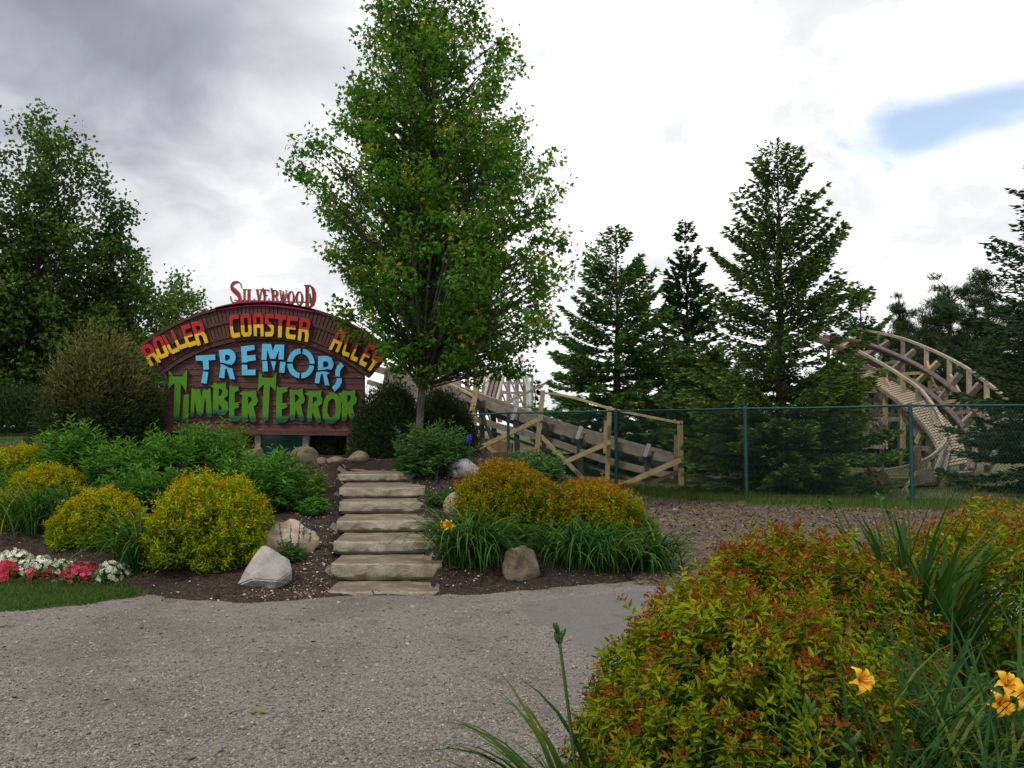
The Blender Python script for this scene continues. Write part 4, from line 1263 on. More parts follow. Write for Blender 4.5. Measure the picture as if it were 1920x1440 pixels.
    # bottom of the curve: low track, boards and struts
    bot = smooth_path(PP([(1500, 894, 19.7), (1573, 897, 18.9), (1650, 903, 18.7), (1720, 903, 18.9), (1775, 897, 19.3), (1815, 890, 20.0)]), 6)
    obj('running_rail', beam_path('rail', bot, .30, .20), M_GREY, T)
    obj('ledger_beam', beam_path('ledger', bot + (0, .1, -.2), .2, .16), M_DARK, T)
    board('steel_plate', P(1572, 886, 18.6), P(1577, 906, 18.6), .05, .03, M_STEEL, T, (0, 1, 0))
    for a, b, w, mt in (((1633, 852, 18.9), (1636, 920, 18.5), .16, M_RUSTW), ((1627, 868, 18.6), (1642, 918, 18.4), .10, M_RUSTW), ((1722, 840, 19.2), (1718, 905, 18.7), .14, M_RUSTW),
                        ((1716, 887, 18.2), (1684, 935, 17.8), .07, M_PALE), ((1775, 895, 19), (1760, 930, 18.4), .14, M_RUSTW), ((1741, 868, 19.4), (1739, 900, 19), .10, M_TAN)):
        board('strut', P(*b), P(*a), w * .6, w, mt, T, (0, 1, 0))
    for x0, x1, y, Y in ((1645, 1662, 893, 18.5), (1708, 1752, 893, 18.4)):
        board('plywood_panel', P(x0, y + 6, Y), P(x1, y - 4, Y), .05, .32, M_RUSTW if x0 < 1700 else M_GREY, T)

def far_trestle():
    T = thing('coaster_trestle', 'distant grey lattice trestle of a wooden coaster behind the maple', 'coaster trestle', at(-2, 56))
    YB = 56.0
    def bent(x, yt, yb, Y, w):
        V = []
        for dx in (0, w):
            board('trestle_post', P(x + dx, yb, Y), P(x + dx, yt, Y), .17, .17, M_FARW, T, (0, 1, 0))
        k = 3
        for i in range(k):
            a, b = yt + (yb - yt) * i / k, yt + (yb - yt) * (i + 1) / k
            board('trestle_brace', P(x, a, Y), P(x + w, b, Y), .08, .14, M_FARW, T)
            board('trestle_ledger', P(x, a, Y - .1), P(x + w, a + 1, Y - .1), .08, .14, M_FARW, T)
    r = random.Random(3)
    for i in range(17):
        x = 738 + i * 15.5
        top = 694 + 14 * math.sin(i * .55) + (8 if i < 4 else 0)
        bent(x, top, 792, YB + (i % 3) * 3, 12)
    for y0, y1 in ((700, 706), (716, 719), (735, 737), (752, 754), (770, 771)):
        board('trestle_ledger', P(738, y0, YB - .5), P(996, y1, YB - .5), .10, .16, M_FARW, T)
    # lift hill track seen end on
    for k, dx in enumerate((0, 9, 17, 25)):
        a, b = P(905 + dx, 758, 40), P(920 + dx, 700, 52)
        board('lift_rail', a, b, .14, .2, M_PALE if k in (0, 3) else M_BROWN, T)
    for i in range(12):
        f = i / 11
        a = P(905 + 15 * f, 758 - 58 * f, 40 + 12 * f); b = P(932 + 13 * f, 758 - 58 * f, 40 + 12 * f)
        board('lift_tie', a + (0, 0, -.15), b + (0, 0, -.15), .16, .16, M_FARW, T)
    G0 = thing('steel_loop', 'pale mint green steel coaster loop curving above the far trestle', 'coaster track', at(1.0, 50))
    V, Q = [], []
    tube(V, Q, smooth_path(PP([(905, 722, 50), (915, 700, 50), (935, 689, 50), (962, 686, 50), (982, 698, 50), (992, 720, 50), (994, 760, 50), (993, 800, 50)]), 6), .085, 8)
    obj('tube_rail', tubes_mesh('tube', V, Q), M_MINT, G0)
    V, Q = [], []
    tube(V, Q, smooth_path(PP([(912, 724, 51), (921, 704, 51), (938, 694, 51), (961, 691, 51), (978, 702, 51), (987, 722, 51), (989, 760, 51), (988, 800, 51)]), 6), .06, 8)
    obj('tube_rail', tubes_mesh('tube', V, Q), M_MINT, G0)
    V, Q = [], []
    tube(V, Q, [P(966, 740, 46), P(966, 805, 46)], .14, 8)
    obj('support_column', tubes_mesh('column', V, Q), M_STEEL, G0)
coaster_run(); coaster_curve(); far_trestle()

# ------------------------------------------------------------------ trees
M_BARK = solid_mat('grey_bark', [(.3, (.05, .042, .034)), (.55, (.10, .085, .07)), (.8, (.19, .165, .14))], 9, .9, .7, 30, (2.5, 2.5, .6), bdist=.02)
M_BARK_D = solid_mat('dark_bark', [(.3, (.03, .022, .016)), (.7, (.08, .06, .045))], 9, .9, .7, 30, (2.5, 2.5, .6), bdist=.02)
M_MAPLE = leaf_mat('maple_leaves', [(.024, .078, .010), (.044, .125, .014), (.070, .175, .019), (.108, .23, .026), (.16, .29, .035)], (.34, .25, .04), .46)
M_BIRCH = leaf_mat('left_tree_leaves', [(.020, .050, .012), (.038, .085, .016), (.066, .125, .022), (.11, .175, .032)], (.17, .19, .03), .35)
M_LIME = leaf_mat('far_left_leaves', [(0.054, 0.1013, 0.0243), (0.0945, 0.1553, 0.0324), (0.1485, 0.216, 0.0473)], (0.192, 0.216, 0.048), .35)
M_SPRUCE = leaf_mat('spruce_needles', [(.028, .066, .026), (.052, .115, .036), (.09, .180, .050), (.14, .255, .064)], (.21, .35, .06), .2)
M_SPRUCE_O = leaf_mat('big_spruce_needles', [(.034, .058, .022), (.060, .102, .032), (.10, .165, .045), (.15, .24, .06)], (.22, .35, .06), .2)
M_SPRUCE_D = leaf_mat('dark_conifer_needles', [(.020, .044, .024), (.036, .074, .034), (.06, .115, .048)], (.10, .165, .05), .15)
M_PINE = leaf_mat('pine_needles', [(.016, .032, .014), (.030, .054, .020), (.05, .085, .028)], (.10, .13, .035), .12)

def broadleaf(name, label, Y, px_trunk, prof, ncl, nlf, lsize, mat, bark=M_BARK, rt=.08, crad=.30, tipf=.2, group=None, tmpl=MAPLE, seed=1, limb=True, base=None, outer=.42, lump=.2, droop=.5, nlead=0):
    """prof: (py, xl, xr) rows of the crown outline in photograph pixels"""
    global RNG
    RNG = np.random.default_rng(seed)
    bx = P(px_trunk, 800, Y)[0]
    b = at(bx, Y) if base is None else np.array([bx, Y, base])
    T = thing(name, label, 'tree', b, group)
    pr = sorted([(P(960, py, Y)[2], P((xl + xr) / 2, py, Y)[0], (xr - xl) / 2 * Y / F) for py, xl, xr in prof])
    zs, cx, rr = (np.array(c) for c in zip(*pr))
    zz = np.linspace(zs[0], zs[-1], 200)
    wgt = np.interp(zz, zs, rr) ** 1.6 + .01
    z = RNG.choice(zz, ncl, p=wgt / wgt.sum()) + RNG.normal(0, .05, ncl)
    a = RNG.uniform(0, 2 * math.pi, ncl)
    f = RNG.random(ncl) ** outer
    lum = 1 + lump * (np.sin(a * 3 + z * 2.1 + seed) * .6 + np.sin(a * 5 - z * 3.7) * .5)
    R = np.interp(z, zs, rr) * f * np.clip(lum, .55, 1.35)
    ccx = np.interp(z, zs, cx)
    C = np.column_stack([ccx + R * np.cos(a), Y + R * np.sin(a) * .95, z])
    # trunk and limbs
    top = zs[-1] - .15 * (zs[-1] - zs[0])
    V, Q = [], []
    k = 10
    tz = np.linspace(b[2] - .15, top, k)
    tx = np.interp(tz, zs, cx)
    tx = b[0] + (tx - b[0]) * sstep(b[2] + .5, top, tz) + .04 * np.sin(tz * 1.7 + seed)
    ty = Y + .04 * np.cos(tz * 1.3 + seed)
    rad = rt * np.clip(1 - (tz - tz[0]) / (top - tz[0]), .06, 1) ** .75
    rad[0] *= 1.35
    tube(V, Q, np.column_stack([tx, ty, tz]), rad, 9)
    obj('trunk', tubes_mesh('trunk', V, Q), bark, T)
    V, Q = [], []
    LC, LD, tipl, rl = [], [], [], []
    for i in range(ncl):
        c = C[i]
        za = c[2] - R[i] * RNG.uniform(.55, 1.0) - .25
        za = max(za, zs[0] - .25 + RNG.uniform(0, .5))
        za = min(za, top - .05)
        p0 = np.array([np.interp(za, tz, tx), np.interp(za, tz, ty), za])
        d = c - p0
        p1 = p0 + d * .35 + np.array([0, 0, .04]); p2 = p0 + d * .7 + np.array([0, 0, .06])
        path = smooth_path([p0, p1, p2, c], 3)
        r0 = max(.005, .030 * (rt / .08) ** .4 * np.clip(np.linalg.norm(d) / 2.2, .12, 1))
        if limb:
            tube(V, Q, path, np.linspace(r0, .004, len(path)), 4)
        m = max(6, int(nlf * RNG.uniform(.6, 1.4)))
        q = rnd_dir(m) * (RNG.random(m) ** .5)[:, None] * crad * RNG.uniform(.75, 1.25) * np.array([1, 1, .85])
        up_ = unit(d) * (RNG.normal(0, .35, m) * crad)[:, None]
        pos = c + q + up_
        back = RNG.random(m) < .22
        pos[back] = path[RNG.integers(len(path) // 2, len(path), back.sum())] + rnd_dir(back.sum()) * crad * .55
        outw = unit(pos - np.array([np.interp(c[2], tz, tx), Y, c[2] - .3]))
        LC.append(pos)
        LD.append(outw * .55 + rnd_dir(m) * .75 + np.array([0, 0, -droop]))
        flag = 1.0 if RNG.random() < tipf and f[i] > .55 else 0.0
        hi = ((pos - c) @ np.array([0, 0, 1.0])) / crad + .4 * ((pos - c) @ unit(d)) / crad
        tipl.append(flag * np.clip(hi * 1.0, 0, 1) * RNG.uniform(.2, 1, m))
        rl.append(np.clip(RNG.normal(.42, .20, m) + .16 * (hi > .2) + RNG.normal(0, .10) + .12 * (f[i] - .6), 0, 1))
    if limb:
        obj('limbs', tubes_mesh('limbs', V, Q), bark, T)
    LC = np.concatenate(LC); LD = np.concatenate(LD); n = len(LC)
    Nn = rnd_dir(n, .9)
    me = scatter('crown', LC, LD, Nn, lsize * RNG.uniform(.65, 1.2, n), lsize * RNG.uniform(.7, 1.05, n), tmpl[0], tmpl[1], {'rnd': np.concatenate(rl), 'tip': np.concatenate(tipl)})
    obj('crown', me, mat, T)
    return T

broadleaf('maple_tree', 'tall young maple with reddish shoot tips beside the sign', 13.4, 784,
          [(708, 748, 940), (685, 725, 1010), (650, 690, 1050), (600, 640, 1066), (530, 600, 1062), (450, 592, 1054), (390, 584, 1042), (330, 594, 1014), (250, 618, 978), (150, 640, 955), (60, 680, 930), (0, 722, 910), (-60, 770, 872), (-110, 805, 835)],
          780, 64, .088, M_MAPLE, rt=.068, crad=.25, tipf=.36, seed=4, outer=.54, lump=.28)

LEFT_G = None
broadleaf('leafy_tree', 'tallest dark green leafy tree on the grassy slope at the left', 22.0, 62,
          [(790, -20, 190), (740, -60, 240), (650, -70, 225), (560, -60, 205), (450, -40, 195), (380, -10, 185), (300, 15, 180), (250, 30, 165), (212, 60, 130)], 520, 52, .125, M_BIRCH, rt=.13, crad=.42, tipf=.3, seed=8, tmpl=LEAF2, outer=.62, lump=.5)
broadleaf('leafy_tree', 'narrow pointed leafy tree just right of the tallest left tree', 22.8, 205,
          [(790, 110, 262), (720, 110, 285), (640, 120, 292), (560, 130, 280), (500, 150, 262), (430, 175, 250), (380, 190, 240), (350, 205, 225)], 290, 50, .12, M_BIRCH, rt=.11, crad=.38, tipf=.3, seed=9, tmpl=LEAF2, outer=.62, lump=.5)
broadleaf('leafy_tree', 'leafy tree cut by the left edge of the picture', 20.5, -70,
          [(790, -220, 30), (700, -240, 55), (560, -220, 60), (440, -190, 42), (340, -140, 25), (270, -90, -20)], 240, 50, .125, M_BIRCH, rt=.12, crad=.42, tipf=.3, seed=10, tmpl=LEAF2, outer=.62)
broadleaf('leafy_tree', 'rounded yellow green tree behind the sign, left of its arch', 30.0, 312,
          [(800, 240, 395), (700, 232, 405), (620, 236, 398), (570, 250, 378), (535, 275, 358), (512, 300, 335)], 200, 46, .15, M_LIME, rt=.12, crad=.42, tipf=.4, seed=12, tmpl=LEAF2, outer=.5)
broadleaf('leafy_tree', 'dark leafy tree filling the gap between the left trees and shrub', 26.0, 145,
          [(810, 20, 265), (740, 0, 290), (660, 20, 290), (600, 60, 260), (570, 110, 220)], 170, 46, .15, M_BIRCH, rt=.12, crad=.5, tipf=.1, seed=14, tmpl=LEAF2, outer=.5)

def conifer(name, label, Y, px, py_top, half_px, py_bot, mat, nsp, nbr=150, seed=1, up=.2, dens=.7, spray=.13, tipf=.5, group=None, shape=.85, twig=.5, gap=.0, sw=.042, clear=0.0, airy=.35):
    global RNG
    RNG = np.random.default_rng(seed)
    bx = P(px, 800, Y)[0]
    b = at(bx, Y)
    T = thing(name, label, 'tree', b, group)
    top = P(px, py_top, Y)[2]; z0 = P(px, py_bot, Y)[2]
    Rb = half_px * Y / F
    Ht = top - z0
    V, Q = [], []
    tube(V, Q, [(bx, Y, b[2] - .2), (bx, Y, z0 + .3 * Ht), (bx + .03, Y, z0 + .7 * Ht), (bx, Y, top)], [.035 * Rb + .07, .03 * Rb + .045, .035, .008], 8)
    obj('trunk', tubes_mesh('trunk', V, Q), M_BARK_D, T)
    # whorls of branches
    hf = np.sort(RNG.random(nbr) ** 1.4)
    hf = np.round(hf * nbr / 6) / (nbr / 6) * .6 + hf * .4
    hf = np.clip(hf, 0.0, .985)
    az = np.arange(nbr) * 2.39996 + RNG.normal(0, .35, nbr)
    ln = Rb * np.clip(1 - hf, 0, 1) ** shape * RNG.uniform(.72, 1.12, nbr) + .10
    ln *= np.where(hf < .10, .80 + 2 * hf, 1)
    base = z0 + hf * Ht
    rise = up + .75 * hf ** 1.4 - .35 * (1 - hf) ** 2 + RNG.normal(0, .06, nbr)
    O = np.column_stack([np.cos(az), np.sin(az), 0 * az])
    SD = np.column_stack([-np.sin(az), np.cos(az), 0 * az])
    def bpt(i, s):
        # branch curve: droops, then lifts at the tip
        z = base[i] + ln[i] * (rise[i] * s - .22 * s * (1 - hf[i]) + .26 * s ** 3 * (1 - .5 * hf[i]))
        p = np.array([bx, Y, 0]) + O[i] * (ln[i] * s)[..., None]
        p = p.copy(); p[..., 2] = z
        return p
    V, Q = [], []
    ss = np.linspace(0, 1, 5)
    for i in range(nbr):
        tube(V, Q, bpt(np.full(5, i), ss), np.linspace(.006 + .010 * ln[i], .003, 5), 4)
    obj('branches', tubes_mesh('branches', V, Q), M_BARK_D, T)
    # needle sprays along side twigs
    w = ln ** 1.45
    bi = RNG.choice(nbr, nsp, p=w / w.sum())
    s = np.maximum(RNG.random(nsp) ** .62, .12 + clear)
    sd = RNG.choice([-1.0, 1.0], nsp)
    tl = (twig * ln[bi] * (1 - .75 * s) * RNG.uniform(.5, 1.1, nsp)) * (1 - airy * hf[bi]) + .06
    t = RNG.random(nsp)
    slot = np.round(s * (4 + ln[bi] * 5)) / (4 + ln[bi] * 5)          # twigs come off at nodes, leaving gaps
    s = np.clip(slot * dens + s * (1 - dens), 0.05, 1.0)
    p = bpt(bi, s)
    tdir = unit(O[bi] * .75 + SD[bi] * sd[:, None] * .8)
    p = p + tdir * (tl * t)[:, None]
    p[:, 2] += -.16 * tl * t + .10 * tl * t * t + RNG.normal(0, .018, nsp)
    D = tdir + O[bi] * .25 + rnd_dir(nsp) * .45 + np.array([0, 0, .10])
    Nn = rnd_dir(nsp, 1.6)
    end = np.clip((t - .55) * 2.2, 0, 1) * np.clip((s - .35) * 2.2, 0, 1)
    tip = end * (RNG.random(nsp) < tipf) * RNG.uniform(.35, 1, nsp)
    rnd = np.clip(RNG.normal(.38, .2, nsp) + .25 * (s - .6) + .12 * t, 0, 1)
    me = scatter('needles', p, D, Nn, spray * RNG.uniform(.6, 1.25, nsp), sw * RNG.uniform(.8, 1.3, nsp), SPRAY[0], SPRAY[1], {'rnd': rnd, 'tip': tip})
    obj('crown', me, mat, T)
    return T

conifer('spruce_tree', 'largest spruce, just behind the fence, with open spiky top', 17.6, 1466, 282, 190, 918, M_SPRUCE_O, 76000, 250, seed=21, up=.24, spray=.12, tipf=.75, shape=.66, sw=.040, airy=.8)
conifer('spruce_tree', 'broad green spruce behind the descending track', 25.0, 1157, 430, 170, 885, M_SPRUCE, 52000, 220, seed=22, up=.10, spray=.18, tipf=.6, shape=.8, sw=.06)
conifer('spruce_tree', 'slim dark spruce with a narrow spire between two broader ones', 31.0, 1290, 418, 84, 860, M_SPRUCE_D, 26000, 150, seed=23, up=.12, spray=.22, tipf=.3, shape=.78, sw=.085)
conifer('spruce_tree', 'green spruce low behind the fence, left of the largest spruce', 22.5, 1318, 640, 105, 905, M_SPRUCE, 34000, 150, seed=24, up=.12, spray=.16, tipf=.6, shape=.6, sw=.055)
conifer('spruce_tree', 'sparse green conifer top showing right of the largest spruce', 30.0, 1618, 528, 95, 870, M_SPRUCE, 22000, 130, seed=25, up=.2, spray=.2, tipf=.5, shape=.75, sw=.07)
conifer('spruce_tree', 'dark spruce cut by the right edge of the picture', 16.8, 2020, 190, 226, 925, M_SPRUCE_D, 38000, 230, seed=26, up=.10, spray=.14, tipf=.45, shape=.82, sw=.046)
conifer('spruce_tree', 'small distant conifer seen beside the far trestle', 62.0, 1003, 715, 16, 800, M_SPRUCE_D, 1500, 50, seed=27, spray=.4, sw=.16)

def pine(label, Y, px, py_top, half, py_bot, seed, n=150):
    """rounded dark pine: puffs of needles on a bare trunk"""
    global RNG
    RNG = np.random.default_rng(seed)
    bx = P(px, 800, Y)[0]; b = at(bx, Y)
    T = thing('pine_tree', label, 'tree', b, 'dark pines in the background')
    top = P(px, py_top, Y)[2]; z0 = P(px, py_bot, Y)[2]; R = half * Y / F
    V, Q = [], []
    tube(V, Q, [(bx, Y, b[2] - .2), (bx + .1, Y, (b[2] + top) / 2), (bx, Y, top - .3)], [.16, .11, .03], 8)
    obj('trunk', tubes_mesh('trunk', V, Q), M_BARK_D, T)
    nlb = 15
    lh = np.linspace(.02, .96, nlb) + RNG.normal(0, .03, nlb)
    lr = R * np.clip(1 - np.clip(lh, 0, 1) ** 2.0, .02, 1) ** .75 * RNG.uniform(.35, 1.05, nlb)
    la = np.arange(nlb) * 2.4 + RNG.normal(0, .4, nlb)
    LB = np.column_stack([bx + lr * np.cos(la), Y + lr * np.sin(la), z0 + lh * (top - z0)])
    w_ = (1.1 - np.clip(lh, 0, 1)); li = RNG.choice(nlb, n, p=w_ / w_.sum())
    C = LB[li] + RNG.normal(0, 1, (n, 3)) * np.array([.36 * R, .36 * R, .28 * R]) * (1.15 - .75 * np.clip(lh[li], 0, 1))[:, None]
    C[:, 2] = np.clip(C[:, 2], b[2] + .4, top + .2)
    V, Q = [], []
    for c in C:
        p0 = np.array([bx, Y, max(c[2] - .35 - .3 * np.hypot(c[0] - bx, c[1] - Y), b[2] + .5)])
        tube(V, Q, [p0, p0 * .5 + c * .5 + (0, 0, .05), c], [.035, .02, .01], 4)
    obj('limbs', tubes_mesh('limbs', V, Q), M_BARK_D, T)
    m = 75
    cr = .36
    pos = np.repeat(C, m, 0) + rnd_dir(n * m) * (RNG.random(n * m) ** .6)[:, None] * cr * np.array([1.25, 1.25, .6])
    D = rnd_dir(n * m, 1.0)
    me = scatter('needles', pos, D, rnd_dir(n * m), .30 * RNG.uniform(.7, 1.2, n * m), .16, NEEDLE3[0], NEEDLE3[1],
                 {'rnd': np.clip(RNG.normal(.45, .25, n * m), 0, 1), 'tip': (RNG.random(n * m) < .12) * RNG.random(n * m)})
    obj('crown', me, M_PINE, T)
for lb, Y, px, t, hf, bt, sd in (('broad rounded dark pine with a bushy crown, above the coaster curve', 40, 1785, 525, 72, 790, 31), ('tall dark pine right of the bushy rounded pine', 42, 1858, 505, 58, 790, 32),
                                 ('small spiky dark pine left of the bushy rounded pine', 44, 1692, 548, 40, 790, 33), ('low dark pine filling in behind the coaster walkway', 38, 1730, 640, 85, 850, 34),
                                 ('low dark pine behind the upper end of the coaster curve', 46, 1640, 620, 70, 850, 35), ('dark pine at the right behind the edge spruce', 44, 1925, 540, 70, 800, 36),
                                 ('dense dark pine between the spiky pine and the bushy one', 43, 1735, 575, 70, 820, 37), ('dense dark pine behind the right end of the coaster curve', 41, 1835, 560, 75, 820, 38)):
    pine(lb, Y, px, t, hf, bt, sd, 250)
for i, (px, t, Y, hf) in enumerate(((1205, 655, 48, 60), (1330, 690, 50, 60), (1420, 660, 46, 70), (1540, 700, 48, 75), (1070, 742, 60, 45))):
    pine(['far dark pine low behind the broad green spruce', 'far dark pine behind the gap beside the slim spire', 'far dark pine glimpsed through the left side of the largest spruce', 'far dark pine glimpsed through the right side of the largest spruce', 'far low dark pine beside the distant trestle'][i], Y, px, t, hf, 815, 50 + i, 90)

# ------------------------------------------------------------------ shrubs and perennials
M_SHRUB = leaf_mat('willow_shrub', [(.012, .026, .010), (.024, .046, .015), (.042, .070, .020), (.07, .10, .028)], (.17, .16, .055), .2)
M_SPIR_L = leaf_mat('spirea_gold', [(.065, .125, .004), (.17, .25, .004), (.30, .35, .005), (.44, .41, .006)], (.46, .20, .006), .3, tcol=(1.3, 1.35, .4))
M_SPIR_O = leaf_mat('spirea_orange', [(.055, .105, .005), (.13, .195, .005), (.24, .26, .006), (.33, .25, .008)], (.38, .085, .008), .3, tcol=(1.3, 1.3, .4))
M_SPIR_F = leaf_mat('spirea_front', [(.036, .080, .005), (.10, .160, .005), (.20, .245, .006), (.32, .315, .008)], (.22, .034, .012), .3, tcol=(1.3, 1.35, .4))
M_RED = leaf_mat('spirea_buds', [(.10, .008, .007), (.18, .016, .012), (.28, .05, .014)], None, .2)
M_PEONY = leaf_mat('peony_leaves', [(.026, .085, .012), (.050, .152, .019), (.086, .225, .026), (.14, .30, .038)], (.18, .31, .04), .3)
M_PEONY_D = leaf_mat('bluish_perennial', [(.022, .062, .018), (.040, .105, .028), (.066, .150, .040), (.10, .20, .055)], (.11, .21, .06), .3)
M_LIMEP = leaf_mat('lime_perennial', [(0.06, 0.12, 0.0144), (0.108, 0.18, 0.0216), (0.18, 0.252, 0.03)], (0.242, 0.242, 0.033), .3)
M_DAY = leaf_mat('daylily_leaves', [(.010, .042, .007), (.020, .072, .010), (.036, .112, .016), (.075, .175, .030)], (.18, .18, .02), .28, .55, .12)
M_DAY2 = leaf_mat('daylily_front', [(.012, .040, .008), (.024, .070, .012), (.046, .115, .020)], (.16, .17, .02), .28, .6, .1)
M_STEM = solid_mat('stems', [(.3, (.06, .04, .02)), (.7, (.12, .08, .04))], 8, .8, .2, 40)
M_GSTEM = solid_mat('green_stems', [(.3, (.03, .07, .015)), (.7, (.06, .11, .02))], 8, .7, .1, 40)
M_YEL = leaf_mat('daylily_petals', [(.70, .36, .02), (.78, .44, .04), (.82, .52, .08)], (.72, .24, .01), .3, tcol=(1.1, 1.0, .6))
M_PINK = leaf_mat('pink_petals', [(.42, .02, .06), (.60, .04, .11), (.70, .09, .18)], None, .25, tcol=(1.1, .6, .8))
M_WHITE = leaf_mat('white_petals', [(.55, .55, .40), (.72, .72, .60), (.80, .80, .72)], None, .25, tcol=(1, 1, .9))
M_VIOLET = leaf_mat('violet_petals', [(.035, .02, .13), (.07, .04, .24), (.12, .08, .34)], None, .25, tcol=(1, .9, 1.2))
M_BLUEF = leaf_mat('blue_petals', [(.04, .05, .35), (.07, .09, .5)], None, .25, tcol=(1, 1, 1.2))

def dome_points(n, R, hgt, lump, seed, r=None):
    """random points on a lumpy dome; returns positions and outward normals"""
    r = r or RNG
    u = r.random(n); a = r.uniform(0, 2 * math.pi, n)
    z = u ** .8
    rho = np.sqrt(np.maximum(0, 1 - z ** 2.4))
    k = 1 + lump * (np.sin(a * 3 + seed) * .5 + np.sin(a * 5 + z * 6 + seed * 2) * .5 + np.sin(a * 9 - z * 9 + seed) * .35)
    br = np.random.default_rng(seed * 7 + 3)
    d = np.column_stack([rho * np.cos(a), rho * np.sin(a), z])
    for _ in range(16):                       # swells and hollows
        c = unit(br.normal(size=3)); c[2] = abs(c[2])
        k = k + lump * br.uniform(-1.1, 1.5) * np.exp(-((d - c) ** 2).sum(1) / .10)
    p = np.column_stack([rho * np.cos(a) * R * k, rho * np.sin(a) * R * k, z * hgt * (.6 + .4 * k)])
    nrm = unit(np.column_stack([np.cos(a) * rho / R, np.sin(a) * rho / R, z ** 1.4 / hgt + .05]))
    return p, nrm

def shrub(label, X, Y, R, hgt, mat, n, lsize, seed, lump=.12, name='shrub', width=.28, tipz=.55, zb=None, tipk=1.0, group=None, wisp=.06):
    """dense fine-leaved rounded shrub"""
    global RNG
    RNG = np.random.default_rng(seed)
    b = at(X, Y) if zb is None else np.array([X, Y, zb])
    T = thing(name, label, 'shrub', b, group)
    V, Q = [], []
    p, nr = dome_points(46, R * .8, hgt * .85, lump, seed)
    for q in p:
        e = b + q
        tube(V, Q, [b + (q[0] * .08, q[1] * .08, -.05), b + (q[0] * .45, q[1] * .45, q[2] * .6), e], [.022, .014, .005], 4)
    obj('stems', tubes_mesh('stems', V, Q), M_BARK_D, T)
    p, nr = dome_points(n, R, hgt, lump, seed)
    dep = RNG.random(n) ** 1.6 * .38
    spike = np.abs(RNG.normal(0, wisp, n)) * (.3 + p[:, 2] / hgt)
    pos = p * (1 - dep + spike)[:, None] + b + RNG.normal(0, .03, (n, 3))
    D = nr * .55 + rnd_dir(n) * .7 + np.array([0, 0, .45])
    zr = p[:, 2] / hgt
    tip = np.clip((zr - tipz) * 2.2, 0, 1) * (dep < .16) * RNG.uniform(.2, 1, n) * tipk
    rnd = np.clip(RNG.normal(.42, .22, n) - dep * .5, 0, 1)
    obj('foliage', scatter('foliage', pos, D, rnd_dir(n), lsize * RNG.uniform(.6, 1.3, n), lsize * width * RNG.uniform(.8, 1.2, n), LEAF2[0], LEAF2[1], {'rnd': rnd, 'tip': tip}), mat, T)
    return T

def Xat(px, Y): return (px - 960) / F * Y
shrub('large dark rounded shrub with tan tips left of the sign', Xat(184, 14.5), 14.5, .88, 1.92, M_SHRUB, 32000, .10, 61, .16, tipz=.34, tipk=1.2, zb=.95, wisp=.12)
shrub('dark rounded shrub covering the right end of the sign', Xat(728, 14.0), 14.1, .62, 1.25, M_SHRUB, 18000, .075, 62, .15, tipz=.7, tipk=.5, zb=1.0)
shrub('dark rounded shrub behind the maple trunk', Xat(826, 15.2), 15.2, .66, 1.05, M_SHRUB, 17000, .08, 63, .15, tipz=.6, tipk=.4, zb=1.05)
shrub('dark low shrub under the right half of the sign', Xat(640, 15.9), 15.9, .75, .75, M_SHRUB, 12000, .08, 64, .08, tipz=2, zb=1.05)
shrub('dark low shrub under the left half of the sign', Xat(400, 15.9), 15.9, 1.0, .75, M_SHRUB, 14000, .08, 65, .08, tipz=2, zb=1.05)
shrub('dark low shrub beneath the trees behind the left shrub', Xat(60, 19), 19.0, 1.6, 1.0, M_SHRUB, 12000, .11, 66, .1, tipz=2)

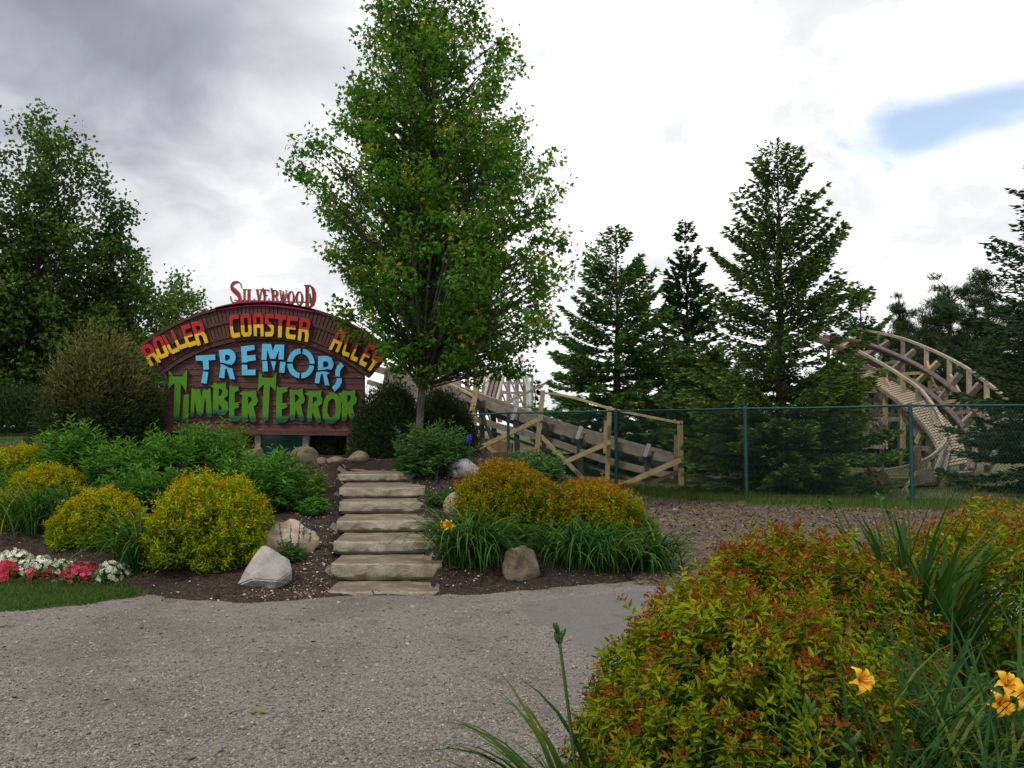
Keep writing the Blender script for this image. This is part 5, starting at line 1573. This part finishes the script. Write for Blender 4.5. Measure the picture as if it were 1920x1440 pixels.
LEAF3 = ([(0, 0, 0), (.32, .44, .08), (.70, .30, .04), (1, 0, -.10), (.70, -.30, .04), (.32, -.44, .08)], [(0, 3, 2), (0, 2, 1), (0, 4, 3), (0, 5, 4)])
def spirea(label, X, Y, R, hgt, mat, nsh, leaf, seed, red=.35, lump=.10, zb=None, front=False, redmat=None, nl=13, group=None, sq=1.0):
    """mound of leafy shoots; young red tops"""
    global RNG
    RNG = np.random.default_rng(seed)
    b = at(X, Y) if zb is None else np.array([X, Y, zb])
    T = thing('spirea_shrub', label, 'shrub', b, group)
    V, Q = [], []
    p, nr = dome_points(60, R * .88, hgt * .9, lump, seed)
    for q in p:
        tube(V, Q, [b + (q[0] * .1, q[1] * .1, -.04), b + (q[0] * .5, q[1] * .5, q[2] * .62), b + q], [.008, .006, .003], 4)
    obj('stems', tubes_mesh('stems', V, Q), M_STEM, T)
    p, nr = dome_points(nsh, R, hgt, lump, seed)
    p = p * (1 + RNG.normal(0, .05, nsh) + .045 * np.sin(p[:, 0] * 11 / R + seed) * np.cos(p[:, 1] * 9 / R + p[:, 2] * 7))[:, None]
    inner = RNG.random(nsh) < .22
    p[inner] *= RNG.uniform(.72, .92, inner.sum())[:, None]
    axis_ = unit(nr * .7 + np.array([0, 0, .55]) + RNG.normal(0, .22, (nsh, 3)))
    k = np.tile(np.arange(nl), nsh); si = np.repeat(np.arange(nsh), nl)
    f = (k + RNG.random(len(k))) / nl
    ang = k * 2.4 + np.repeat(RNG.uniform(0, 6.28, nsh), nl)
    ax = axis_[si]
    e1 = unit(np.cross(ax, np.array([.3, .2, 1.0]))); e2 = np.cross(ax, e1)
    out = e1 * np.cos(ang)[:, None] + e2 * np.sin(ang)[:, None]
    sl = leaf * 3.2
    pos = b + p[si] - ax * (f * sl)[:, None]
    D = out * (.75 + .25 * f)[:, None] + ax * (.75 - .9 * f)[:, None] + rnd_dir(len(k)) * .25
    L = leaf * (.55 + .55 * np.sin(np.clip(f + .15, 0, 1) * 2.4)) * RNG.uniform(.8, 1.2, len(k))
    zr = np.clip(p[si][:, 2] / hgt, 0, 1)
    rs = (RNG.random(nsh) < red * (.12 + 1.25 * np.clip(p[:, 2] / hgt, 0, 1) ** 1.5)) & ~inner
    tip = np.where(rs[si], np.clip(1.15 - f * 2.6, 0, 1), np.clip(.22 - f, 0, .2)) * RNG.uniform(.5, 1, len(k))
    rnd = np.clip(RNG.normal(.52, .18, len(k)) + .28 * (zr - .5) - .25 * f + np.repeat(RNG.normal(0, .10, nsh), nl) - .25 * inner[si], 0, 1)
    W = L * .42
    tm = LEAF3 if front else LEAF2
    if front:
        # the leaves that show largest are pieces of their own
        vis = (pos - CAM); dist = np.linalg.norm(vis, axis=1)
        facing = (nr[si] * -unit(vis)).sum(1)
        score = L / dist * (facing > .15) * (~inner[si])
        ii = np.argsort(-score)[:300]
        rest = np.ones(len(pos), bool); rest[ii] = False
        protos = []
        for c in range(12):
            r_, t_ = rnd[ii[c * 25]], tip[ii[c * 25]]
            me = mesh_np('leaf', np.array(tm[0]) * np.array([1, .45, 1]), np.array(tm[1]), {'rnd': np.full(len(tm[0]), (c % 6 + .5) / 6), 'tip': np.full(len(tm[0]), 0.0 if c < 9 else .75)})
            me.materials.append(mat)
            protos.append(me)
        Dn = unit(D)
        Nr = rnd_dir(len(pos), 1.2)
        for j in ii:
            x = Vector(Dn[j]); nz = Vector(Nr[j]); y = nz.cross(x).normalized(); z = x.cross(y)
            cidx = min(5, int(rnd[j] * 6)) + (6 if tip[j] > .4 else 0)
            o = bpy.data.objects.new('leaf', protos[cidx if tip[j] <= .4 else 9 + int(rnd[j] * 2.9)])
            COL.objects.link(o); o.parent = T
            M = Matrix((x, y, z)).transposed().to_4x4() * 1.0
            o.matrix_local = Matrix.Translation(Vector(pos[j]) - T.location) @ M @ Matrix.Scale(float(L[j]), 4)
        pos, D, L, W, rnd, tip, Nr = pos[rest], D[rest], L[rest], W[rest], rnd[rest], tip[rest], Nr[rest]
    else:
        Nr = rnd_dir(len(pos), 1.2)
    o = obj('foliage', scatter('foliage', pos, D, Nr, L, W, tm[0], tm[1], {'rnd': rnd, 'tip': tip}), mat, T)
    if front: o['kind'] = 'stuff'
    # bud clusters on the red tops
    ib = np.where(rs & (RNG.random(nsh) < (.7 if front else .55)))[0]
    if not len(ib): return T
    m = 18 if front else 7
    c = np.repeat(b + p[ib] + axis_[ib] * leaf * .15, m, 0)
    off = rnd_dir(len(c)) * np.array([1, 1, .45]) * leaf * (.46 if front else .5)
    o = obj('flower_buds', scatter('buds', c + off, rnd_dir(len(c), .6), rnd_dir(len(c)), leaf * .24, leaf * .17, LEAF2[0], LEAF2[1], {'rnd': RNG.random(len(c))}), redmat or M_RED, T)
    o['kind'] = 'stuff'
    return T

# right foreground bed
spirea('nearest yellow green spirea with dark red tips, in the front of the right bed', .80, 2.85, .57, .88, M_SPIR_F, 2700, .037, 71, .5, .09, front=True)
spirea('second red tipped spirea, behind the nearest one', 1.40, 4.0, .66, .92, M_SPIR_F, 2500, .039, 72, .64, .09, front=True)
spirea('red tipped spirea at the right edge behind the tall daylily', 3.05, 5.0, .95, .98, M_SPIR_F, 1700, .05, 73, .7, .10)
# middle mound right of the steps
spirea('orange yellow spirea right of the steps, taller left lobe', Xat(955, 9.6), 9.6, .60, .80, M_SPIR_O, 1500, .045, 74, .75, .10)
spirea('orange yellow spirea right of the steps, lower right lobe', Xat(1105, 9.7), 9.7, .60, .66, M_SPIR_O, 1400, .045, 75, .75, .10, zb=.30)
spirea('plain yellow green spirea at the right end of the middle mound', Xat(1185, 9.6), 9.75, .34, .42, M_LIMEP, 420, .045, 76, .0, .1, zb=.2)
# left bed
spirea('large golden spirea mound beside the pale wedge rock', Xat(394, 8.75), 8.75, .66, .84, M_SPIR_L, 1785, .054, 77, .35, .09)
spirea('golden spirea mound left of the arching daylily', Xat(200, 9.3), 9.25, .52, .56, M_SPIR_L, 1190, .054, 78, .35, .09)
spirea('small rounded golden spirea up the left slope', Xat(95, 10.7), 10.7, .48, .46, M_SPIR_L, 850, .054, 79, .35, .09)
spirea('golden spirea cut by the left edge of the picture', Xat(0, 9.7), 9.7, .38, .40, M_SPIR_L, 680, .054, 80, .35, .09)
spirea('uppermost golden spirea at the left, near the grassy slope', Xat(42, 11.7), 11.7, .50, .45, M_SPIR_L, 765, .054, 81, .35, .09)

def perennial(label, X, Y, R, hgt, mat, nst, leaf, seed, name='perennial_plant', per=14, width=.30, zb=None, droop=.3, cat='plant', wild=.12):
    """leafy perennial: upright stems ringed with long leaves"""
    global RNG
    RNG = np.random.default_rng(seed)
    b = at(X, Y) if zb is None else np.array([X, Y, zb])
    T = thing(name, label, cat, b)
    p, nr = dome_points(nst, R, hgt, .14, seed)
    p *= (1 + RNG.normal(0, wild, nst))[:, None]
    V, Q = [], []
    for q in p[:120]:
        tube(V, Q, [b + (q[0] * .25, q[1] * .25, -.03), b + (q[0] * .7, q[1] * .7, q[2] * .6), b + q], [.006, .005, .003], 4)
    obj('stems', tubes_mesh('stems', V, Q), M_GSTEM, T)
    si = np.repeat(np.arange(nst), per); k = np.tile(np.arange(per), nst)
    f = (k + RNG.random(len(k))) / per
    s = 1 - f * .55
    q = p[si]
    pos = b + np.column_stack([q[:, 0] * (.25 + .75 * s), q[:, 1] * (.25 + .75 * s), q[:, 2] * s])
    ang = k * 2.4 + np.repeat(RNG.uniform(0, 6.28, nst), per)
    out = np.column_stack([np.cos(ang), np.sin(ang), 0 * ang])
    D = out + nr[si] * .35 + np.column_stack([0 * f, 0 * f, .55 - f * (.6 + droop) + RNG.normal(0, .2, len(f))])
    L = leaf * (.5 + .6 * np.sqrt(f)) * RNG.uniform(.7, 1.2, len(f))
    rnd = np.clip(RNG.normal(.5, .2, len(f)) - .3 * f + .25 * (q[:, 2] / hgt - .5), 0, 1)
    tip = np.clip(.25 - f, 0, .25) * 2.4 * RNG.random(len(f))
    obj('foliage', scatter('foliage', pos, D, rnd_dir(len(f), 1.4), L, L * width, LEAF3[0], LEAF3[1], {'rnd': rnd, 'tip': tip}), mat, T)
    return T
for lb, px, Y, R, hg, mt, ns, lf, sd in (
        ('tall pale green leafy perennial at the upper left of the bed', 150, 11.5, .55, .80, M_PEONY, 150, .15, 91),
        ('leafy green perennial right of the tall pale one', 220, 11.2, .42, .55, M_PEONY, 110, .13, 92),
        ('broad mass of leafy green perennials below the sign, left part', 300, 11.2, .66, .74, M_PEONY, 220, .13, 93),
        ('leafy green perennial below the centre of the sign', 385, 11.6, .58, .76, M_PEONY, 190, .13, 94),
        ('lime green bushy plant right under the left signpost', 440, 13.2, .34, .62, M_LIMEP, 120, .09, 95),
        ('low leafy plant among purple spikes behind the golden mound', 285, 10.3, .52, .50, M_PEONY, 150, .12, 96),
        ('pointed leaved green perennial left of the upper steps', 520, 10.4, .52, .70, M_PEONY, 190, .13, 97),
        ('pointed leaved green perennial above the large cream boulder', 455, 10.5, .48, .66, M_PEONY, 150, .13, 98),
        ('small leafy plant between boulder and golden mound', 400, 10.2, .40, .42, M_PEONY, 100, .12, 99),
        ('small green plant on the bare soil beside the steps', 600, 10.9, .13, .24, M_LIMEP, 26, .09, 100),
        ('small green plant above the violet spikes left of the steps', 592, 10.0, .17, .24, M_PEONY, 30, .09, 101),
        ('low green plant at the foot of the large cream boulder', 545, 8.6, .18, .18, M_PEONY_D, 36, .08, 102),
        ('leafy bluish green perennial in front of the maple trunk', 812, 11.9, .60, .68, M_PEONY_D, 200, .13, 103),
        ('lobed leafy perennial above the orange spirea mound', 985, 11.2, .58, .52, M_PEONY_D, 190, .13, 104),
        ('small leafy perennial beside the smooth grey boulder', 835, 10.4, .24, .22, M_PEONY_D, 50, .10, 105),
        ('low leafy perennial right of the lobed one, above the mound', 1035, 10.8, .28, .34, M_PEONY_D, 70, .11, 106),
        ('light green plant between tall perennial and golden shrub at the left', 60, 11.0, .35, .35, M_PEONY, 80, .11, 107),
        ('bushy lime perennial behind the uppermost golden spirea', 95, 12.2, .4, .45, M_LIMEP, 90, .10, 108)):
    perennial(lb, Xat(px, Y), Y, R, hg, mt, ns, lf, sd)
perennial('lobed leafy plant at the right edge beside the yellow daylilies', 2.25, 3.45, .26, .52, M_PEONY_D, 40, .10, 109, width=.5)
perennial('feathery pale green plant at the right edge beyond the red tipped spirea', 4.05, 6.0, .30, 1.15, M_LIMEP, 45, .11, 110, width=.16)

# ------------------------------------------------------------------ daylilies
def blade_mesh(length, width, arch, lean, seg=7, fold=.25, twist=0.0):
    """one strap leaf: rises, arches over, tapers to a point; local x is the lean direction"""
    V, Fc = [], []
    for i in range(seg + 1):
        t = i / seg
        th = lean + arch * t ** 1.5
        if i == 0:
            x = z = 0.0
        else:
            x += math.sin(th) * length / seg; z += math.cos(th) * length / seg
        w = width * (1 - t ** 2.4) * (.75 + .5 * min(1, t * 3)) / 1.25
        up = fold * w
        tw = twist * t
        c, s = math.cos(tw), math.sin(tw)
        for y, dz in ((-w / 2, up), (0, 0), (w / 2, up)):
            V.append((x - math.cos(th) * dz + s * y * .3, y * c, z + math.sin(th) * dz))
    for i in range(seg):
        for j in range(2):
            a = i * 3 + j
            Fc.append((a, a + 1, a + 4, a + 3))
    return np.array(V), np.array(Fc)

def daylily(label, X, Y, n, length, width, seed, mat, zb=None, spread=.12, singles=False, lean0=.1, arch=(1.0, 2.1), bias=None, name='daylily_clump'):
    r = np.random.default_rng(seed)
    b = at(X, Y) if zb is None else np.array([X, Y, zb])
    T = thing(name, label, 'daylily', b)
    if singles:
        protos = []
        for k in range(14):
            V, Fc = blade_mesh(1.0, width / length, r.uniform(*arch), r.uniform(lean0, lean0 + .35), 8, .25, r.uniform(-.5, .5))
            me = mesh_np('leaf', V, Fc, {'rnd': np.full(len(V), r.uniform(.05, .95)), 'tip': np.full(len(V), .5 if k == 13 else 0)}, smooth=True)
            me.materials.append(mat); protos.append(me)
        for i in range(n):
            o = bpy.data.objects.new('leaf', protos[r.integers(0, 14) if r.random() > .05 else 13])
            COL.objects.link(o); o.parent = T
            a = r.uniform(0, 2 * math.pi) if bias is None else r.normal(bias[0], bias[1])
            o.location = (r.normal(0, spread), r.normal(0, spread), -.02)
            o.rotation_euler = (0, r.normal(0, .12), a)
            s = length * r.uniform(.6, 1.15)
            o.scale = (s, s, s)
        return T
    VV, FF, rn, tp = [], [], [], []
    o_ = 0
    for i in range(n):
        V, Fc = blade_mesh(length * r.uniform(.6, 1.15), width * r.uniform(.7, 1.2), r.uniform(*arch), r.uniform(lean0, lean0 + .4), 6)
        a = r.uniform(0, 2 * math.pi); c, s = math.cos(a), math.sin(a)
        V = np.column_stack([V[:, 0] * c - V[:, 1] * s, V[:, 0] * s + V[:, 1] * c, V[:, 2]]) + b + np.array([r.normal(0, spread), r.normal(0, spread), -.02])
        VV.append(V); FF.append(Fc + o_); o_ += len(V)
        rn.append(np.full(len(V), r.uniform(0, 1))); tp.append(np.full(len(V), 1.0 if r.random() < .02 else 0))
    o = obj('leaves', mesh_np('leaves', np.concatenate(VV), np.concatenate(FF), {'rnd': np.concatenate(rn), 'tip': np.concatenate(tp)}, smooth=True), mat, T)
    o['kind'] = 'stuff'
    return T

daylily('arching daylily clump beside the lower steps on the right', Xat(885, 8.5), 8.55, 375, 0.98, .024, 121, M_DAY, arch=(1.3, 2.5), spread=.13)
daylily('arching daylily clump right of the half hidden brown boulder', Xat(1065, 8.75), 8.75, 325, 0.85, .024, 122, M_DAY, arch=(1.3, 2.5), spread=.16)
daylily('arching daylily clump overlapping the brown boulder clump on its right', Xat(1120, 8.8), 8.8, 275, 0.85, .024, 123, M_DAY, arch=(1.3, 2.5), spread=.14)
daylily('last arching daylily clump at the right end of the middle bed', Xat(1205, 8.95), 8.95, 312, 0.81, .024, 124, M_DAY, arch=(1.3, 2.5), spread=.14)
daylily('daylily clump drooping between the two golden mounds', Xat(272, 8.45), 8.45, 210, .95, .022, 125, M_DAY, spread=.10)
daylily('wide dark daylily clump up the slope at the left', Xat(110, 9.6), 9.6, 420, .82, .022, 126, M_DAY, spread=.22)
daylily('dark daylily clump right of the wide one at the left', Xat(175, 9.9), 9.9, 260, .72, .022, 127, M_DAY, spread=.16)
daylily('small dark daylily clump at the left edge', Xat(0, 10.4), 10.4, 150, .55, .022, 128, M_DAY, spread=.16)

DL_TALL = daylily('tall upright daylily between the red tipped spireas', 2.16, 4.25, 150, 1.12, .044, 131, M_DAY2, singles=True, arch=(.35, 1.1), lean0=.02, spread=.09)
DL_LEFT = daylily('sparse daylily with a bud stalk at the left edge of the nearest spirea', 0.235, 2.72, 40, .74, .032, 132, M_DAY, zb=.05, singles=True, arch=(.7, 1.5), lean0=.0, spread=.045, bias=(math.pi * .95, .55))
DL_FRONT = []
for i, (x, y, n, ln, lb) in enumerate(((1.15, 2.55, 230, .92, 'grassy daylily in front of the nearest spirea, under the single yellow flower'), (1.45, 2.70, 250, .90, 'grassy daylily in the right foreground, middle of the row'),
                                        (1.78, 2.75, 240, .90, 'grassy daylily under the paired yellow flowers at the right edge'), (1.38, 2.25, 240, .86, 'grassy daylily along the bottom edge of the picture'), (1.02, 2.25, 170, .80, 'grassy daylily in the bottom centre, before the nearest spirea'))):
    DL_FRONT.append(daylily(lb, x, y, n, ln, .019, 140 + i, M_DAY2, singles=True, arch=(.6, 1.9), lean0=.05, spread=.14))

def lily_flower(label, p, size, seed, stem_to, face=(-.15, -.8, .45), buds=2):
    """six-petalled yellow trumpet on a stalk"""
    r = np.random.default_rng(seed)
    p = np.asarray(p, float)
    T = thing('daylily_flower', label, 'flower', p)
    f = unit(np.array(face) + r.normal(0, .12, 3))
    e1 = unit(np.cross(f, (0, 0, 1))); e2 = np.cross(e1, f)
    for k in range(6):
        a = k * math.pi / 3 + r.normal(0, .08)
        rad = e1 * math.cos(a) + e2 * math.sin(a)
        wd = unit(np.cross(rad, f))
        V, Fc = [], []
        L = size * (.60 if k % 2 else .55); W = size * (.36 if k % 2 else .27)
        for i in range(7):
            t = i / 6
            c = p + rad * (L * (t ** .8)) + f * (size * (.40 * math.sin(t * 2.5) - .16 * t ** 3))
            w = W * math.sin(min(1, t * 1.05 + .10) * math.pi * .93 + .05) * (.5 + .5 * t ** .3) + .002
            ruf = .02 * size * math.sin(t * 14 + k)
            for y in (-.5, 0, .5):
                V.append(c + wd * (w * y) + f * (abs(y) * .10 * size * t + ruf * y * 2))
            if i:
                for j in range(2):
                    q = (i - 1) * 3 + j
                    Fc.append((q, q + 1, q + 4, q + 3))
        tt = np.repeat(np.linspace(0, 1, 7), 3)
        obj('petal', mesh_np('petal', V, np.array(Fc), {'rnd': np.clip(tt * .8 + r.uniform(-.1, .2), 0, 1), 'tip': np.clip(.75 - tt * 1.5, 0, 1)}, smooth=True), M_YEL, T)
    V, Q = [], []
    s0 = np.asarray(stem_to, float)
    tube(V, Q, smooth_path([s0, s0 * .5 + p * .5 + (0, .03, .06), p - f * size * .25, p + f * size * .1], 4), np.linspace(.006, .004, 13), 6)
    obj('stalk', tubes_mesh('stalk', V, Q), M_GSTEM, T)
    for k in range(5):
        V, Q = [], []
        d = unit(f + rnd_dir(1)[0] * .35)
        tube(V, Q, [p + f * size * .1, p + d * size * .62], [.0012, .0022], 4)
        obj('stamen', tubes_mesh('stamen', V, Q), M_YEL2, T)
    return T
M_YEL2 = solid_mat('stamens', [(.3, (.55, .25, .02)), (.7, (.7, .4, .05))], 8, .6, 0)
lily_flower('single yellow daylily flower in front of the nearest spirea', P(1611, 1276, 2.36), .072, 1, at(1.22, 2.45), face=(.1, -.9, .25))
lily_flower('upper of two open yellow daylilies at the right edge', P(1886, 1287, 2.58), .082, 2, at(1.75, 2.60), face=(-.1, -.6, .7))
lily_flower('lower of two open yellow daylilies at the right edge', P(1873, 1318, 2.55), .076, 3, at(1.70, 2.55), face=(-.3, -.8, .1))
lily_flower('yellow daylily flower half cut by the right edge', P(1922, 1308, 2.5), .08, 4, at(1.72, 2.50), face=(-.2, -.8, .2))
lily_flower('orange daylily flower beside the steps on the right', P(842, 986, 8.3), .12, 5, at(Xat(860, 8.5), 8.5), face=(.1, -.9, .4))
lily_flower('smaller orange daylily flower beside the steps on the right', P(833, 983, 8.32), .08, 6, at(Xat(858, 8.5), 8.52), face=(-.5, -.8, .2))

def bud_stalk(T, base, tip, seed, nb=4):
    V, Q = [], []
    base = np.asarray(base, float); tip = np.asarray(tip, float)
    tube(V, Q, smooth_path([base, base * .5 + tip * .5 + (.015, 0, 0), tip], 5), np.linspace(.008, .005, 11), 6)
    st = obj('bud_stalk', tubes_mesh('bud_stalk', V, Q), M_GSTEM, T)
    r = np.random.default_rng(seed)
    for k in range(nb):
        d = unit(np.array([r.normal(0, .6), r.normal(0, .4), 1]))
        p = tip - (0, 0, .012 * k)
        V, Q = [], []
        tube(V, Q, [p, p + d * .014, p + d * .030, p + d * .045], [.003, .008, .008, .002], 6)
        obj('bud', tubes_mesh('bud', V, Q), M_GSTEM, st)
bud_stalk(DL_LEFT, at(.24, 2.72), P(1047, 1186, 2.70), 5, 5)
for k, (x, y, Y) in enumerate(((1702, 930, 4.3), (1560, 945, 4.4), (1650, 935, 4.5), (1668, 965, 4.3))):
    bud_stalk(DL_TALL, at(2.15 + .03 * k, 4.35), P(x, y, Y), 7 + k, 4)
for k, (x, y, Y) in enumerate(((1600, 1395, 2.3), (1745, 1310, 2.6), (1520, 1330, 2.4), (1830, 1350, 2.4))):
    bud_stalk(DL_FRONT[k], at(DL_FRONT[k].location[0], DL_FRONT[k].location[1]), P(x, y, Y), 17 + k, 3)

# ------------------------------------------------------------------ flowers
STAR5 = ([(0, 0, 0)] + [v for k in range(5) for v in ((.5 * math.cos(k * 1.2566 - .45), .5 * math.sin(k * 1.2566 - .45), .12), (.55 * math.cos(k * 1.2566 + .45), .55 * math.sin(k * 1.2566 + .45), .12))],
         [(0, 1 + 2 * k, 2 + 2 * k) for k in range(5)])
def bedding(label, px, py, wpx, hpx, mat, n, fsize, seed, name):
    global RNG
    RNG = np.random.default_rng(seed)
    g = G(px, py)
    k = g[1] / F
    R = wpx * k / 2; hgt = hpx * k * .8
    T = thing(name, label, 'flowers', g)
    p, nr = dome_points(420, R, hgt * .85, .1, seed)
    p *= RNG.uniform(.6, 1, 420)[:, None]
    obj('foliage', scatter('foliage', g + p, nr + rnd_dir(420) * .8, rnd_dir(420, 1), .05, .028, LEAF2[0], LEAF2[1], {'rnd': RNG.random(420), 'tip': np.zeros(420)}), M_PEONY, T)
    p, nr = dome_points(n, R, hgt, .12, seed)
    nn = unit(nr + RNG.normal(0, .35, (n, 3)))
    D = np.cross(nn, rnd_dir(n))
    o = obj('blossoms', scatter('blossoms', g + p * (1 + RNG.normal(0, .06, n))[:, None], D, nn, fsize * RNG.uniform(.8, 1.2, n), fsize * RNG.uniform(.8, 1.2, n), STAR5[0], STAR5[1], {'rnd': RNG.random(n)}), mat, T)
    o['kind'] = 'stuff'
for i, (lb, px, py, w, h, mt, n) in enumerate((
        ('white bedding flowers at the left edge, behind the pink ones', 22, 1068, 70, 40, M_WHITE, 130), ('white bedding flowers between the first two pink clumps', 72, 1076, 62, 38, M_WHITE, 120),
        ('small white bedding clump left of the third pink clump', 112, 1078, 40, 30, M_WHITE, 70), ('white bedding clump at the right end of the row', 210, 1089, 54, 38, M_WHITE, 100),
        ('pink bedding flowers at the left edge', 14, 1084, 52, 36, M_PINK, 110), ('small middle pink bedding clump', 70, 1088, 40, 28, M_PINK, 70), ('largest rightmost pink bedding clump', 155, 1087, 64, 34, M_PINK, 130),
        ('white bedding flowers beyond the left edge row', -40, 1076, 60, 38, M_WHITE, 80))):
    bedding(lb, px, py, w, h, mt, n, .052, 160 + i, 'pink_flowers' if mt is M_PINK else 'white_flowers')

def spikes(label, pts, hpx, mat, seed, name='salvia_spikes', w=.022, cat='flowers'):
    global RNG
    RNG = np.random.default_rng(seed)
    g0 = G(*pts[0])
    T = thing(name, label, cat, g0)
    for (px, py) in pts:
        g = G(px, py); h = hpx * g[1] / F * RNG.uniform(.75, 1.2)
        tip = g + np.array([RNG.normal(0, .05), RNG.normal(0, .03), h])
        V, Q = [], []
        tube(V, Q, [g - (0, 0, .03), tip], [.004, .002], 4)
        st = obj('stalk', tubes_mesh('stalk', V, Q), M_GSTEM, T)
        n = 60
        f = RNG.uniform(.3, 1, n)
        c = g + (tip - g) * f[:, None]
        d = rnd_dir(n); d[:, 2] = .35
        obj('blossom_spike', scatter('spike', c, d, rnd_dir(n), w * (1.25 - f * .6), w * .6, LEAF2[0], LEAF2[1], {'rnd': RNG.random(n)}), mat, st)
    n = 60
    a = RNG.uniform(0, 6.28, n)
    c = g0 + np.column_stack([np.cos(a), np.sin(a), 0 * a]) * RNG.uniform(0, .14, n)[:, None] + (0, 0, .03)
    obj('foliage', scatter('foliage', c, rnd_dir(n, .8), rnd_dir(n, 1), .06, .022, LEAF2[0], LEAF2[1], {'rnd': RNG.random(n), 'tip': np.zeros(n)}), M_PEONY_D, T)
spikes('violet salvia spikes at the foot of the large cream boulder', [(535, 1050), (545, 1055), (556, 1050), (565, 1045), (578, 1040), (550, 1042), (588, 1030)], 62, M_VIOLET, 181)
spikes('tall purple delphinium spike above the big golden mound', [(328, 925), (331, 926), (334, 925)], 62, M_VIOLET, 182, 'delphinium', .05)
spikes('faded purple delphinium spikes left of the tall one', [(286, 905), (292, 903)], 75, M_VIOLET, 183, 'delphinium', .035)
spikes('dim violet spikes right of the upper steps', [(822, 940), (832, 938), (842, 942), (815, 925)], 45, M_VIOLET, 184)
def blue_head():
    p = P(880, 823, 11.6)
    T = thing('delphinium', 'small bright blue flower head beside the fence post', 'flower', (p[0], p[1], float(H(p[0], p[1]))))
    V, Q = [], []
    g = at(p[0], p[1])
    tube(V, Q, [g, p], [.006, .004], 5)
    obj('stalk', tubes_mesh('stalk', V, Q), M_GSTEM, T)
    n = 90
    c = p + rnd_dir(n) * np.array([.03, .03, .055])
    obj('blossom_spike', scatter('spike', c, rnd_dir(n), rnd_dir(n), .03, .024, LEAF2[0], LEAF2[1], {'rnd': RNG.random(n)}), M_BLUEF, T)
blue_head()

def fallen_leaf():
    g = G(482, 1343)
    V = [(-.055, 0, .004), (-.02, .016, .014), (.0, .004, .018), (.03, .02, .02), (.055, .004, .006), (.03, -.012, .008), (.0, -.006, .016), (-.025, -.014, .008)]
    me = mesh_np('fallen_leaf', V, [np.array([(0, 7, 2), (0, 2, 1), (2, 6, 5), (2, 5, 4), (2, 4, 3)])], {'rnd': np.full(8, .8), 'tip': np.full(8, .3)})
    o = obj('fallen_leaf', me, M_LIMEP)
    o.location = g + np.array([0, 0, .01])
    tag(o, 'small curled yellow green leaf lying on the gravel', 'leaf')
fallen_leaf()

# ------------------------------------------------------------------ groups of like things
GROUPS = {'spirea_shrub': 'spirea mounds in the garden beds', 'daylily_clump': 'daylily clumps in the garden beds', 'boulder': 'boulders in the sloping garden', 'spruce_tree': 'spruces behind the fence',
          'leafy_tree': 'leafy trees at the left', 'perennial_plant': 'leafy perennials in the garden beds', 'shrub': 'dark rounded shrubs around the sign', 'daylily_flower': 'open daylily flowers',
          'pink_flowers': 'bedding flowers along the lawn', 'white_flowers': 'bedding flowers along the lawn', 'salvia_spikes': 'violet flower spikes', 'delphinium': 'delphinium flower spikes'}
for o in list(COL.objects):
    if o.parent is None and 'category' in o.keys():
        g = GROUPS.get(o.name.split('.')[0])
        if g and 'group' not in o.keys():
            o['group'] = g
